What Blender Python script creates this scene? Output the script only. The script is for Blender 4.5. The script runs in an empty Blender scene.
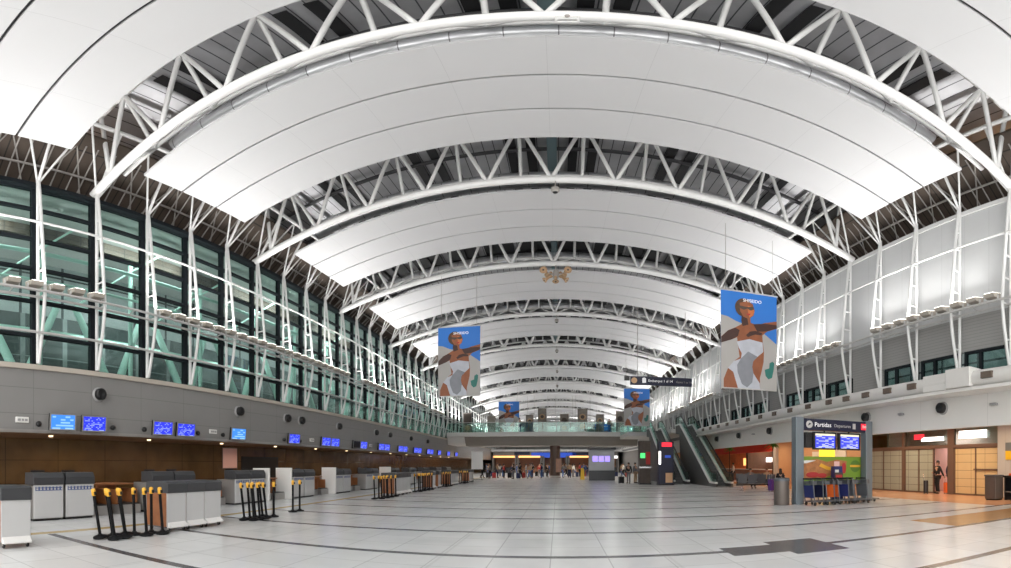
import bpy, math, random
from mathutils import Vector, Matrix
random.seed(7)
C = bpy.context.scene.collection
PI = math.pi
EYE = 1.55

# ------------------------------------------------------------------ scene settings
sc = bpy.context.scene
sc.view_settings.view_transform = 'Standard'
sc.view_settings.look = 'None'
sc.view_settings.gamma = 1.0
sc.view_settings.use_curve_mapping = False
sc.view_settings.exposure = 0.3
try:
    sc.render.engine = 'CYCLES'
    sc.cycles.use_denoising = True
    sc.cycles.max_bounces = 8
    sc.cycles.transparent_max_bounces = 16
    sc.cycles.caustics_reflective = False
    sc.cycles.caustics_refractive = False
    sc.cycles.sample_clamp_indirect = 6
except Exception:
    pass

# ------------------------------------------------------------------ materials
def pr(m):
    return m.node_tree.nodes['Principled BSDF']

def mat(name, col, rough=0.5, metal=0.0, spec=0.5, noise=0.0, nscale=3.0, emit=None, estr=0.0, coat=0.0):
    m = bpy.data.materials.new(name)
    m.use_nodes = True
    p = pr(m)
    c = (col[0], col[1], col[2], 1)
    p.inputs['Base Color'].default_value = c
    p.inputs['Roughness'].default_value = rough
    p.inputs['Metallic'].default_value = metal
    p.inputs['Specular IOR Level'].default_value = spec
    p.inputs['Coat Weight'].default_value = coat
    if emit:
        p.inputs['Emission Color'].default_value = (emit[0], emit[1], emit[2], 1)
        p.inputs['Emission Strength'].default_value = estr
    nt = m.node_tree
    tc = nt.nodes.new('ShaderNodeTexCoord')
    nz = nt.nodes.new('ShaderNodeTexNoise')
    nz.inputs['Scale'].default_value = nscale
    nz.inputs['Detail'].default_value = 3
    nt.links.new(tc.outputs['Object'], nz.inputs['Vector'])
    if noise > 0:
        mx = nt.nodes.new('ShaderNodeMix'); mx.data_type = 'RGBA'
        mx.inputs['A'].default_value = tuple(v * (1 - noise) for v in col) + (1,)
        mx.inputs['B'].default_value = tuple(min(1, v * (1 + noise)) for v in col) + (1,)
        nt.links.new(nz.outputs['Fac'], mx.inputs['Factor'])
        nt.links.new(mx.outputs['Result'], p.inputs['Base Color'])
    else:
        mr = nt.nodes.new('ShaderNodeMapRange')
        mr.inputs['To Min'].default_value = max(0.02, rough - 0.06)
        mr.inputs['To Max'].default_value = min(1, rough + 0.06)
        nt.links.new(nz.outputs['Fac'], mr.inputs['Value'])
        nt.links.new(mr.outputs['Result'], p.inputs['Roughness'])
    return m

def glass(name, tint, refl=0.12):
    m = bpy.data.materials.new(name); m.use_nodes = True
    nt = m.node_tree
    for n in list(nt.nodes): nt.nodes.remove(n)
    out = nt.nodes.new('ShaderNodeOutputMaterial')
    mix = nt.nodes.new('ShaderNodeMixShader')
    tr = nt.nodes.new('ShaderNodeBsdfTransparent'); tr.inputs['Color'].default_value = tint + (1,)
    gl = nt.nodes.new('ShaderNodeBsdfGlossy'); gl.inputs['Roughness'].default_value = 0.03
    gl.inputs['Color'].default_value = (0.85, 0.95, 0.93, 1)
    lw = nt.nodes.new('ShaderNodeLayerWeight'); lw.inputs['Blend'].default_value = 0.5
    pw = nt.nodes.new('ShaderNodeMath'); pw.operation = 'POWER'; pw.inputs[1].default_value = 5.0
    nt.links.new(lw.outputs['Facing'], pw.inputs[0])
    mm = nt.nodes.new('ShaderNodeMath'); mm.operation = 'MULTIPLY_ADD'
    mm.inputs[1].default_value = 0.8; mm.inputs[2].default_value = refl
    mm.use_clamp = True
    nt.links.new(pw.outputs[0], mm.inputs[0])
    nt.links.new(mm.outputs[0], mix.inputs[0])
    nt.links.new(tr.outputs[0], mix.inputs[1]); nt.links.new(gl.outputs[0], mix.inputs[2])
    nt.links.new(mix.outputs[0], out.inputs[0])
    return m

class NX:
    """tiny expression helper over math nodes"""
    def __init__(s, nt): s.nt = nt
    def m(s, op, a, b=0.0, c=None):
        n = s.nt.nodes.new('ShaderNodeMath'); n.operation = op
        for i, v in enumerate((a, b, c)):
            if v is None: continue
            if isinstance(v, (int, float)): n.inputs[i].default_value = v
            else: s.nt.links.new(v, n.inputs[i])
        return n.outputs[0]
    def between(s, v, lo, hi):
        return s.m('MULTIPLY', s.m('GREATER_THAN', v, lo), s.m('LESS_THAN', v, hi))
    def mixc(s, f, a, b):
        n = s.nt.nodes.new('ShaderNodeMix'); n.data_type = 'RGBA'
        s.nt.links.new(f, n.inputs['Factor']) if not isinstance(f, (int, float)) else None
        for k, v in (('A', a), ('B', b)):
            if isinstance(v, tuple): n.inputs[k].default_value = v + (1,)
            else: s.nt.links.new(v, n.inputs[k])
        return n.outputs['Result']

def floor_material():
    m = bpy.data.materials.new('polished_tile'); m.use_nodes = True
    nt = m.node_tree; p = pr(m); x = NX(nt)
    tc = nt.nodes.new('ShaderNodeTexCoord')
    sp = nt.nodes.new('ShaderNodeSeparateXYZ'); nt.links.new(tc.outputs['Object'], sp.inputs[0])
    X, Y = sp.outputs[0], sp.outputs[1]
    S = 2.83
    def gl(v, off, step, w):
        return x.m('LESS_THAN', x.m('ABSOLUTE', x.m('SUBTRACT', x.m('FLOORED_MODULO', x.m('ADD', v, off), step), step / 2)), w / 2)
    grout = x.m('MAXIMUM', gl(Y, -4.95 + S / 6 + S * 3, S / 3, 0.018), gl(X, 60.0, 0.943, 0.018))
    grout2 = gl(X, 60.4, 3.772, 0.05)
    nz = nt.nodes.new('ShaderNodeTexNoise'); nz.inputs['Scale'].default_value = 0.9; nz.inputs['Detail'].default_value = 4
    nt.links.new(tc.outputs['Object'], nz.inputs['Vector'])
    # each tile gets its own tone
    wn = nt.nodes.new('ShaderNodeTexWhiteNoise'); wn.noise_dimensions = '2D'
    cb = nt.nodes.new('ShaderNodeCombineXYZ')
    nt.links.new(x.m('FLOOR', x.m('DIVIDE', x.m('ADD', X, 60.4715), 0.943)), cb.inputs[0])
    nt.links.new(x.m('FLOOR', x.m('DIVIDE', x.m('ADD', Y, -4.95 + S * 3), S / 3)), cb.inputs[1])
    nt.links.new(cb.outputs[0], wn.inputs['Vector'])
    base = x.mixc(nz.outputs['Fac'], (0.72, 0.73, 0.73), (0.84, 0.85, 0.85))
    base = x.mixc(x.m('MULTIPLY', wn.outputs['Value'], 0.22), base, (0.54, 0.55, 0.56))
    base = x.mixc(x.m('MULTIPLY', grout, 0.45), base, (0.22, 0.22, 0.22))
    base = x.mixc(x.m('MULTIPLY', grout2, 0.14), base, (0.20, 0.20, 0.20))
    # dark bands
    band = gl(Y, -4.95 + S / 2 + S * 3, S, 0.20)
    band = x.m('MULTIPLY', band, x.between(X, -9.25, 30))
    band = x.m('MULTIPLY', band, x.m('GREATER_THAN', Y, 3.5))
    sq = x.m('MULTIPLY', x.between(X, 3.95, 5.05), x.between(Y, 7.05, 8.5))
    sq2 = x.m('MULTIPLY', x.between(X, 2.9, 3.95), x.between(Y, 7.35, 8.15))
    band = x.m('MAXIMUM', band, x.m('MAXIMUM', sq, sq2))
    bright = x.mixc(nz.outputs['Fac'], (0.075, 0.075, 0.08), (0.13, 0.13, 0.135))
    base = x.mixc(band, base, bright)
    # ochre inlays, plus the orange glow painted on the recess floor
    in1 = x.m('MULTIPLY', x.between(X, 8.9, 30), x.between(Y, 7.85, 9.6))
    in2 = x.m('MULTIPLY', x.between(X, -9.6, -9.3), x.between(Y, -3, 60))
    in3 = x.m('MULTIPLY', x.between(X, 14.4, 30), x.between(Y, 10.7, 40))  # recess: orange carpet tone with reflected glow painted in
    base = x.mixc(x.m('MULTIPLY', in1, x.m('SUBTRACT', 1.0, band)), base, (0.50, 0.27, 0.11))
    base = x.mixc(in2, base, (0.55, 0.42, 0.20))
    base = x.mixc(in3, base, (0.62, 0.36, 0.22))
    nt.links.new(base, p.inputs['Base Color'])
    mr = nt.nodes.new('ShaderNodeMapRange'); mr.inputs['To Min'].default_value = 0.16; mr.inputs['To Max'].default_value = 0.30
    nt.links.new(nz.outputs['Fac'], mr.inputs['Value']); nt.links.new(mr.outputs['Result'], p.inputs['Roughness'])
    p.inputs['Specular IOR Level'].default_value = 0.6
    return m

def striped(name, axis, step, w, base, line, rough=0.5, axis2=None, step2=1, w2=0.02, metal=0.0, off=0.0, off2=0.0, spec=0.5, noise=0.08):
    m = bpy.data.materials.new(name); m.use_nodes = True
    nt = m.node_tree; p = pr(m); x = NX(nt)
    tc = nt.nodes.new('ShaderNodeTexCoord')
    sp = nt.nodes.new('ShaderNodeSeparateXYZ'); nt.links.new(tc.outputs['Object'], sp.inputs[0])
    def gl(v, st, ww, o):
        return x.m('LESS_THAN', x.m('FLOORED_MODULO', x.m('ADD', v, 200.0 * st + o), st), ww)
    g = gl(sp.outputs[axis], step, w, off)
    if axis2 is not None: g = x.m('MAXIMUM', g, gl(sp.outputs[axis2], step2, w2, off2))
    nz = nt.nodes.new('ShaderNodeTexNoise'); nz.inputs['Scale'].default_value = 1.3; nz.inputs['Detail'].default_value = 4
    nt.links.new(tc.outputs['Object'], nz.inputs['Vector'])
    b = x.mixc(nz.outputs['Fac'], tuple(v * (1 - noise) for v in base), tuple(min(1, v * (1 + noise)) for v in base))
    nt.links.new(x.mixc(g, b, line), p.inputs['Base Color'])
    p.inputs['Roughness'].default_value = rough; p.inputs['Metallic'].default_value = metal
    p.inputs['Specular IOR Level'].default_value = spec
    return m

def screen_mat(name, base, text, strength, rows=9.0, cols=14.0, header=None):
    """a lit display with rows of unreadable characters; object space: x across, z up"""
    m = bpy.data.materials.new(name); m.use_nodes = True
    nt = m.node_tree; p = pr(m); x = NX(nt)
    tc = nt.nodes.new('ShaderNodeTexCoord')
    sp = nt.nodes.new('ShaderNodeSeparateXYZ'); nt.links.new(tc.outputs['Generated'], sp.inputs[0])
    U, V = sp.outputs[1], sp.outputs[2]
    rowmask = x.m('LESS_THAN', x.m('FLOORED_MODULO', x.m('MULTIPLY', V, rows), 1.0), 0.55)
    cb = nt.nodes.new('ShaderNodeCombineXYZ')
    nt.links.new(x.m('FLOOR', x.m('MULTIPLY', U, cols)), cb.inputs[0])
    nt.links.new(x.m('FLOOR', x.m('MULTIPLY', V, rows)), cb.inputs[1])
    wn = nt.nodes.new('ShaderNodeTexWhiteNoise'); wn.noise_dimensions = '2D'
    nt.links.new(cb.outputs[0], wn.inputs['Vector'])
    t = x.m('MULTIPLY', rowmask, x.m('GREATER_THAN', wn.outputs['Value'], 0.55))
    t = x.m('MULTIPLY', t, x.between(U, 0.06, 0.94))
    c = x.mixc(t, base, text)
    if header:
        c = x.mixc(x.m('GREATER_THAN', V, 0.86), c, header)
    nt.links.new(c, p.inputs['Emission Color'])
    p.inputs['Emission Strength'].default_value = strength
    p.inputs['Base Color'].default_value = (0.01, 0.01, 0.02, 1)
    p.inputs['Roughness'].default_value = 0.2
    return m

M = {}
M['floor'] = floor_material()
M['steel'] = mat('white_painted_steel', (0.70, 0.70, 0.695), 0.42, noise=0.03)
M['panel'] = striped('white_ceiling_sheet', 0, 2.35, 0.012, (0.54, 0.54, 0.55), (0.45, 0.45, 0.46), 0.62, noise=0.015)
M['panel_edge'] = mat('panel_edge_grey', (0.45, 0.45, 0.46), 0.5)
M['deck'] = striped('corrugated_roof_sheet', 0, 0.45, 0.04, (0.46, 0.46, 0.48), (0.09, 0.09, 0.10), 0.38, metal=0.25, noise=0.25)
M['purlin'] = mat('dark_purlin', (0.05, 0.05, 0.055), 0.5)
M['blackslot'] = mat('black_sheet', (0.012, 0.012, 0.014), 0.6)
M['duct_silver'] = striped('silver_duct', 0, 1.2, 0.03, (0.62, 0.63, 0.65), (0.2, 0.2, 0.21), 0.32, metal=0.7, noise=0.2)
M['teal_beam'] = mat('teal_grey_beam', (0.16, 0.23, 0.25), 0.5)
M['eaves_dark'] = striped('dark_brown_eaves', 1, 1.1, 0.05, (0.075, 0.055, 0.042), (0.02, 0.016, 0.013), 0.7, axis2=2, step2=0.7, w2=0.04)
M['brace_grey'] = mat('grey_brace', (0.33, 0.31, 0.29), 0.5)
M['fascia_grey'] = striped('grey_fascia_panel', 1, 2.15, 0.012, (0.245, 0.24, 0.235), (0.14, 0.14, 0.14), 0.42, axis2=2, step2=0.82, w2=0.014, off2=0.13, noise=0.04, spec=0.35)
M['fascia_white'] = striped('pale_fascia_panel', 1, 3.3, 0.012, (0.76, 0.745, 0.72), (0.55, 0.54, 0.52), 0.5, noise=0.03)
M['ledge'] = mat('beige_ledge', (0.50, 0.45, 0.39), 0.5, noise=0.06)
M['frame_dark'] = mat('dark_window_frame', (0.008, 0.011, 0.014), 0.6, spec=0.2)
M['glass'] = glass('green_tinted_glass', (0.82, 0.905, 0.885), 0.035)
M['glass_rail'] = glass('green_balustrade_glass', (0.78, 0.91, 0.875), 0.05)
M['glass_dark'] = glass('dark_green_window_glass', (0.62, 0.78, 0.76), 0.05)
M['rear_grey'] = striped('rear_grey_cladding', 1, 2.2, 0.14, (0.40, 0.43, 0.43), (0.05, 0.06, 0.065), 0.5, axis2=2, step2=1.55, w2=0.10, noise=0.2)
M['dark_backing'] = striped('dark_backing_sheet', 1, 2.2, 0.25, (0.05, 0.065, 0.065), (0.22, 0.25, 0.25), 0.4, axis2=2, step2=1.1, w2=0.05, noise=0.3)
M['green_tube'] = mat('pale_green_steel', (0.50, 0.74, 0.66), 0.4)
M['slab'] = mat('grey_concrete_slab', (0.25, 0.25, 0.25), 0.6, noise=0.1)
M['wall_white'] = striped('white_cladding_sheet', 1, 1.1, 0.01, (0.52, 0.525, 0.53), (0.36, 0.36, 0.36), 0.5, off=0.17, noise=0.05)
M['wall_grey'] = striped('grey_ribbed_cladding', 2, 0.12, 0.012, (0.30, 0.295, 0.285), (0.2, 0.2, 0.2), 0.5, noise=0.06)
M['duct_white'] = mat('off_white_duct', (0.70, 0.685, 0.66), 0.4, noise=0.04)
M['grille'] = striped('brown_grille', 2, 0.03, 0.012, (0.20, 0.15, 0.12), (0.05, 0.04, 0.03), 0.5)
M['lamp_body'] = mat('beige_lamp_housing', (0.42, 0.38, 0.33), 0.5)
M['lamp_glass'] = mat('lit_lamp_glass', (0.9, 0.9, 0.9), 0.2, emit=(1, 0.97, 0.92), estr=4.0)
M['rail_grey'] = mat('grey_rail', (0.52, 0.51, 0.50), 0.4)
M['black'] = mat('black_plastic', (0.012, 0.012, 0.013), 0.45)
M['blackmetal'] = mat('black_coated_metal', (0.007, 0.007, 0.008), 0.5, spec=0.15)
M['speaker_ring'] = mat('grey_speaker_ring', (0.33, 0.33, 0.33), 0.4)
M['wood_wall'] = striped('brown_glazed_panel', 1, 2.15, 0.025, (0.115, 0.068, 0.03), (0.035, 0.022, 0.01), 0.18, axis2=2, step2=0.86, w2=0.02, noise=0.5)
M['wood'] = mat('red_brown_wood', (0.30, 0.115, 0.045), 0.35, noise=0.35, nscale=6)
M['soffit_brown'] = mat('brown_soffit', (0.20, 0.12, 0.07), 0.5, noise=0.1)
M['podium'] = mat('light_grey_laminate', (0.53, 0.53, 0.53), 0.42, noise=0.03)
M['podium_white'] = mat('white_metal_plate', (0.78, 0.77, 0.75), 0.35)
M['podium_dark'] = mat('dark_grey_top', (0.045, 0.047, 0.052), 0.45)
M['counter_steel'] = mat('brushed_steel_base', (0.36, 0.35, 0.34), 0.35, metal=0.5, noise=0.1)
M['yellow_head'] = mat('yellow_orange_plastic', (0.80, 0.42, 0.04), 0.4)
M['yellow'] = mat('bright_yellow_plastic', (0.85, 0.55, 0.03), 0.4)
M['blue_screen'] = screen_mat('deep_blue_screen', (0.02, 0.04, 0.90), (0.35, 0.45, 1.0), 0.9)
M['sky_screen'] = screen_mat('light_blue_screen', (0.05, 0.28, 0.95), (0.30, 0.60, 1.0), 0.95, rows=5, cols=5)
M['flight_screen'] = screen_mat('flight_list_screen', (0.06, 0.08, 0.85), (0.75, 0.8, 1.0), 1.0, rows=13, cols=6, header=(0.95, 0.85, 0.6))
M['off_screen'] = mat('dark_screen', (0.02, 0.02, 0.02), 0.15)
M['navy'] = mat('navy_sign', (0.008, 0.010, 0.035), 0.35)
M['sign_white'] = mat('white_lettering', (0.85, 0.85, 0.85), 0.5, emit=(1, 1, 1), estr=0.25)
M['sign_red'] = mat('red_lit_sign', (0.7, 0.02, 0.04), 0.4, emit=(1, 0.03, 0.06), estr=0.7)
M['gantry'] = mat('blue_grey_post', (0.17, 0.20, 0.225), 0.42, metal=0.2)
M['green_board'] = mat('leaf_green_print', (0.19, 0.32, 0.035), 0.45, noise=0.08)
M['white_print'] = mat('white_print', (0.8, 0.8, 0.78), 0.5)
M['sky_print'] = mat('blue_sky_print', (0.02, 0.17, 0.58), 0.45, noise=0.15, nscale=0.5)
M['dune_print'] = mat('grey_dune_print', (0.40, 0.385, 0.37), 0.5, noise=0.06, nscale=1)
M['skin_print'] = mat('tanned_skin_print', (0.27, 0.085, 0.032), 0.5, noise=0.35, nscale=2.2)
M['skin_dark_print'] = mat('dark_skin_print', (0.05, 0.016, 0.010), 0.5, noise=0.3, nscale=2)
M['face_print'] = mat('sunlit_face_print', (0.60, 0.17, 0.045), 0.5, noise=0.3, nscale=3)
M['hair_print'] = mat('brown_hair_print', (0.085, 0.042, 0.02), 0.6, noise=0.5, nscale=7)
M['suit_print'] = mat('pale_swimsuit_print', (0.48, 0.50, 0.56), 0.5, noise=0.22, nscale=2.5)
M['suit_shade_print'] = mat('grey_swimsuit_print', (0.22, 0.23, 0.26), 0.5, noise=0.2, nscale=3)
M['teal_print'] = mat('teal_leaf_print', (0.02, 0.17, 0.14), 0.5)
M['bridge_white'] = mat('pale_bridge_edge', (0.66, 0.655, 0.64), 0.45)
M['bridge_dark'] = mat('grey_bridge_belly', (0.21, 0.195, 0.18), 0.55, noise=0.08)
M['brown_col'] = mat('brown_column', (0.10, 0.06, 0.045), 0.5, noise=0.3)
M['totem'] = mat('stone_grey_print', (0.22, 0.19, 0.16), 0.6, noise=0.35, nscale=3)
M['totem_dark'] = mat('dark_brown_print', (0.07, 0.05, 0.04), 0.6, noise=0.3, nscale=5)
M['totem_tan'] = mat('tan_print', (0.42, 0.27, 0.15), 0.6, noise=0.3, nscale=5)
M['esc_skin'] = mat('dark_escalator_cladding', (0.075, 0.073, 0.07), 0.4, noise=0.1)
M['esc_rail'] = mat('pale_escalator_edge', (0.85, 0.85, 0.83), 0.35)
M['esc_step'] = striped('ribbed_escalator_step', 0, 0.08, 0.03, (0.10, 0.10, 0.10), (0.03, 0.03, 0.03), 0.5)
M['rubber'] = mat('black_handrail_rubber', (0.015, 0.015, 0.015), 0.5)
M['shutter'] = striped('frosted_shutter_glass', 2, 0.42, 0.025, (0.40, 0.44, 0.38), (0.17, 0.17, 0.15), 0.3, axis2=1, step2=0.8, w2=0.03, noise=0.06)
M['shutter_lit'] = striped('light_tinted_shutter', 2, 0.42, 0.022, (0.66, 0.52, 0.30), (0.26, 0.19, 0.12), 0.3, axis2=1, step2=0.9, w2=0.02, noise=0.08)  # yellow light on this shutter is put into its colour
M['bronze'] = mat('bronze_frame', (0.16, 0.10, 0.075), 0.4)
M['pink_wall'] = mat('pink_lit_wall', (0.85, 0.55, 0.52), 0.6)
M['tan_wall'] = mat('tan_wall', (0.62, 0.38, 0.22), 0.6, noise=0.05)
M['red_band'] = mat('red_shop_band', (0.55, 0.035, 0.02), 0.5)
M['orange_wall'] = mat('orange_shop_wall', (0.75, 0.28, 0.12), 0.5, noise=0.3)
M['lit_sign'] = mat('lit_white_sign', (0.9, 0.9, 0.9), 0.4, emit=(1, 0.96, 0.92), estr=2.2)
M['lit_warm'] = mat('lit_warm_sign', (0.9, 0.5, 0.2), 0.4, emit=(1, 0.42, 0.13), estr=1.6)
M['lit_blue'] = mat('lit_blue_sign', (0.02, 0.05, 0.3), 0.4, emit=(0.03, 0.10, 0.6), estr=0.5)
M['downlight'] = mat('lit_downlight', (0.9, 0.8, 0.6), 0.4, emit=(1, 0.72, 0.42), estr=2.5)
M['leaf'] = mat('green_leaf', (0.05, 0.22, 0.025), 0.5, noise=0.3)
M['trunk'] = mat('dark_trunk', (0.06, 0.04, 0.025), 0.7, noise=0.3)
M['seat_grey'] = mat('grey_perforated_seat', (0.12, 0.13, 0.145), 0.4, metal=0.3)
M['bin_grey'] = mat('brown_grey_bin', (0.16, 0.135, 0.12), 0.4, metal=0.3, noise=0.1)
M['chrome'] = mat('chrome_tube', (0.6, 0.6, 0.62), 0.25, metal=0.9)
M['orange_panel'] = mat('orange_ad_panel', (0.80, 0.15, 0.03), 0.4)
M['cart_blue'] = mat('dark_blue_ad_panel', (0.015, 0.025, 0.12), 0.4)
M['sticker'] = striped('blue_and_white_stickers', 1, .11, .05, (.50, .50, .50), (.05, .08, .22), .4, axis2=2, step2=.07, w2=.02)
M['skin'] = mat('skin', (0.50, 0.29, 0.20), 0.5)
M['hair_dark'] = mat('dark_hair', (0.02, 0.013, 0.01), 0.5)
M['hair_brown'] = mat('brown_hair', (0.10, 0.05, 0.025), 0.5)
M['cloth_black'] = mat('black_cloth', (0.012, 0.012, 0.014), 0.8)
M['cloth_navy'] = mat('navy_cloth', (0.02, 0.03, 0.09), 0.8)
M['cloth_white'] = mat('white_cloth', (0.7, 0.7, 0.68), 0.8)
M['cloth_red'] = mat('red_cloth', (0.45, 0.04, 0.04), 0.8)
M['cloth_grey'] = mat('grey_cloth', (0.16, 0.16, 0.17), 0.8)
M['cloth_blue'] = mat('blue_cloth', (0.06, 0.13, 0.35), 0.8)
M['cloth_purple'] = mat('purple_cloth', (0.10, 0.03, 0.22), 0.8)
M['cloth_tan'] = mat('tan_cloth', (0.40, 0.28, 0.17), 0.8)
M['shoe'] = mat('dark_shoe', (0.02, 0.016, 0.014), 0.5)

# ------------------------------------------------------------------ mesh builder
class MB:
    def __init__(s): s.v = []; s.f = []; s.sm = []; s.mi = []
    def add(s, vs, fs, smooth=False, mi=0):
        o = len(s.v); s.v += [tuple(p) for p in vs]
        for f in fs:
            s.f.append(tuple(i + o for i in f)); s.sm.append(smooth); s.mi.append(mi)
        return s
    def box(s, a, b, M_=None, mi=0):
        x0, y0, z0 = a; x1, y1, z1 = b
        vs = [Vector(p) for p in ((x0,y0,z0),(x1,y0,z0),(x1,y1,z0),(x0,y1,z0),(x0,y0,z1),(x1,y0,z1),(x1,y1,z1),(x0,y1,z1))]
        if M_ is not None: vs = [M_ @ v for v in vs]
        return s.add(vs, [(0,3,2,1),(4,5,6,7),(0,1,5,4),(1,2,6,5),(2,3,7,6),(3,0,4,7)], mi=mi)
    def cbox(s, c, d, M_=None, mi=0):
        return s.box([c[i]-d[i]/2 for i in range(3)], [c[i]+d[i]/2 for i in range(3)], M_, mi)
    def tube(s, pts, r, n=8, mi=0, closed=False, caps=True):
        pts = [Vector(p) for p in pts]; k = len(pts)
        rs = r if isinstance(r, (list, tuple)) else [r]*k
        ring = []; up = None
        for i, p in enumerate(pts):
            if closed: t = pts[(i+1) % k] - pts[i-1]
            else: t = pts[min(i+1, k-1)] - pts[max(i-1, 0)]
            t.normalize()
            if up is None:
                up = Vector((0,0,1)) if abs(t.z) < 0.9 else Vector((1,0,0))
            u = up - t * up.dot(t); u.normalize(); w = t.cross(u); up = u
            ring.append([p + (u*math.cos(2*PI*j/n) + w*math.sin(2*PI*j/n))*rs[i] for j in range(n)])
        vs = [v for rg in ring for v in rg]; fs = []
        for i in range(k if closed else k-1):
            a, b = i*n, ((i+1) % k)*n
            for j in range(n): fs.append((a+j, a+(j+1)%n, b+(j+1)%n, b+j))
        s.add(vs, fs, True, mi)
        if caps and not closed:
            s.add(ring[0], [tuple(range(n-1,-1,-1))], False, mi); s.add(ring[-1], [tuple(range(n))], False, mi)
        return s
    def lathe(s, prof, c=(0,0,0), n=20, M_=None, mi=0, smooth=True):
        """prof: (radius, z) list"""
        vs = []; k = len(prof)
        for r, z in prof:
            for j in range(n):
                v = Vector((r*math.cos(2*PI*j/n), r*math.sin(2*PI*j/n), z))
                if M_ is not None: v = M_ @ v
                vs.append(v + Vector(c))
        fs = []
        for i in range(k-1):
            for j in range(n): fs.append((i*n+j, i*n+(j+1)%n, (i+1)*n+(j+1)%n, (i+1)*n+j))
        s.add(vs, fs, smooth, mi)
        s.add(vs[:n], [tuple(range(n-1,-1,-1))], False, mi); s.add(vs[-n:], [tuple(range(n))], False, mi)
        return s
    def prism(s, poly, d0, d1, axis='y', mi=0):
        """poly in the two other axes (axis y: x,z; axis x: y,z; axis z: x,y)"""
        def P(a, b, d):
            return {'y': (a, d, b), 'x': (d, a, b), 'z': (a, b, d)}[axis]
        n = len(poly)
        vs = [P(a, b, d0) for a, b in poly] + [P(a, b, d1) for a, b in poly]
        fs = [tuple(range(n)), tuple(range(2*n-1, n-1, -1))]
        for i in range(n): fs.append((i, i+n, (i+1)%n+n, (i+1)%n))
        return s.add(vs, fs, False, mi)
    def ball(s, c, r, n=12, mi=0, M_=None):
        if not isinstance(r, (tuple, list)): r = (r, r, r)
        prof = []; vs = []; m = n//2
        for i in range(1, m):
            t = PI*i/m
            for j in range(n):
                v = Vector((math.sin(t)*math.cos(2*PI*j/n)*r[0], math.sin(t)*math.sin(2*PI*j/n)*r[1], -math.cos(t)*r[2]))
                if M_ is not None: v = M_ @ v
                vs.append(v + Vector(c))
        fs = []
        for i in range(m-2):
            for j in range(n): fs.append((i*n+j, i*n+(j+1)%n, (i+1)*n+(j+1)%n, (i+1)*n+j))
        a = len(vs)
        for z in (-1, 1):
            v = Vector((0, 0, z*r[2])); v = M_ @ v if M_ is not None else v
            vs.append(v + Vector(c))
        for j in range(n):
            fs.append((a, (j+1)%n, j)); fs.append((a+1, (m-2)*n+j, (m-2)*n+(j+1)%n))
        return s.add(vs, fs, True, mi)
    def mesh(s, name, mats):
        me = bpy.data.meshes.new(name)
        me.from_pydata(s.v, [], s.f)
        for m in (mats if isinstance(mats, (list, tuple)) else [mats]): me.materials.append(m)
        me.polygons.foreach_set('use_smooth', s.sm)
        me.polygons.foreach_set('material_index', s.mi)
        me.update()
        import bmesh
        bm = bmesh.new(); bm.from_mesh(me)
        bmesh.ops.recalc_face_normals(bm, faces=bm.faces)
        bm.to_mesh(me); bm.free()
        return me

def obj(name, mb, m, parent=None, loc=None, bevel=0):
    me = mb.mesh(name, m) if isinstance(mb, MB) else mb
    o = bpy.data.objects.new(name, me); C.objects.link(o)
    if parent is not None: o.parent = parent
    if loc is not None: o.location = loc
    if bevel:
        b = o.modifiers.new('bevel', 'BEVEL'); b.width = bevel; b.segments = 2; b.limit_method = 'ANGLE'
    return o

def tag(o, label, cat, group=None, kind='thing'):
    o['label'] = label; o['category'] = cat
    if group: o['group'] = group
    if kind: o['kind'] = kind
    return o

def thing(name, label, cat, loc=(0,0,0), rz=0, group=None):
    o = bpy.data.objects.new(name, None); C.objects.link(o)
    o.empty_display_size = 0.1
    o.location = loc; o.rotation_euler = (0, 0, rz)
    return tag(o, label, cat, group)

def struct(o, label=None, cat=None):
    o['kind'] = 'structure'
    if label: o['label'] = label
    if cat: o['category'] = cat
    return o

KIDS = {}
def kids(o): return [c for c in C.objects if c.parent == o]
def dup(root, loc=None, rot=None, label=None, group=None, cache={}):
    r = root.copy(); C.objects.link(r)
    if loc is not None: r.location = loc
    if rot is not None: r.rotation_euler = rot
    if label: r['label'] = label
    if group: r['group'] = group
    if root.name not in cache:
        cache[root.name] = [(c, kids(c)) for c in kids(root)]
    for ch, gs in cache[root.name]:
        c = ch.copy(); C.objects.link(c); c.parent = r
        for g in gs:
            d = g.copy(); C.objects.link(d); d.parent = c
    return r

ORD = ('first second third fourth fifth sixth seventh eighth ninth tenth eleventh twelfth thirteenth fourteenth fifteenth sixteenth '
       'seventeenth eighteenth nineteenth twentieth').split()
TENS = {2: ('twenty', 'twentieth'), 3: ('thirty', 'thirtieth'), 4: ('forty', 'fortieth'), 5: ('fifty', 'fiftieth'), 6: ('sixty', 'sixtieth'), 7: ('seventy', 'seventieth'), 8: ('eighty', 'eightieth'), 9: ('ninety', 'ninetieth')}
def nth(i):
    """1 -> first"""
    if i <= 20: return ORD[i-1]
    t, u = divmod(i, 10)
    return TENS[t][1] if u == 0 else TENS[t][0] + '-' + ORD[u-1]

def text(name, s, size, loc, rot, m, parent=None, align='LEFT', bold=0.0):
    cu = bpy.data.curves.new(name, 'FONT'); cu.body = s; cu.size = size; cu.align_x = align; cu.align_y = 'CENTER'
    cu.extrude = 0.004; cu.offset = bold
    q = bpy.data.objects.new('tmp_text', cu); C.objects.link(q)
    me = bpy.data.meshes.new_from_object(q.evaluated_get(bpy.context.evaluated_depsgraph_get()))
    bpy.data.objects.remove(q); bpy.data.curves.remove(cu)
    me.name = name; me.materials.clear(); me.materials.append(m)
    o = bpy.data.objects.new(name, me); C.objects.link(o)
    o.location = loc; o.rotation_euler = rot
    if parent is not None: o.parent = parent
    return o

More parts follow.
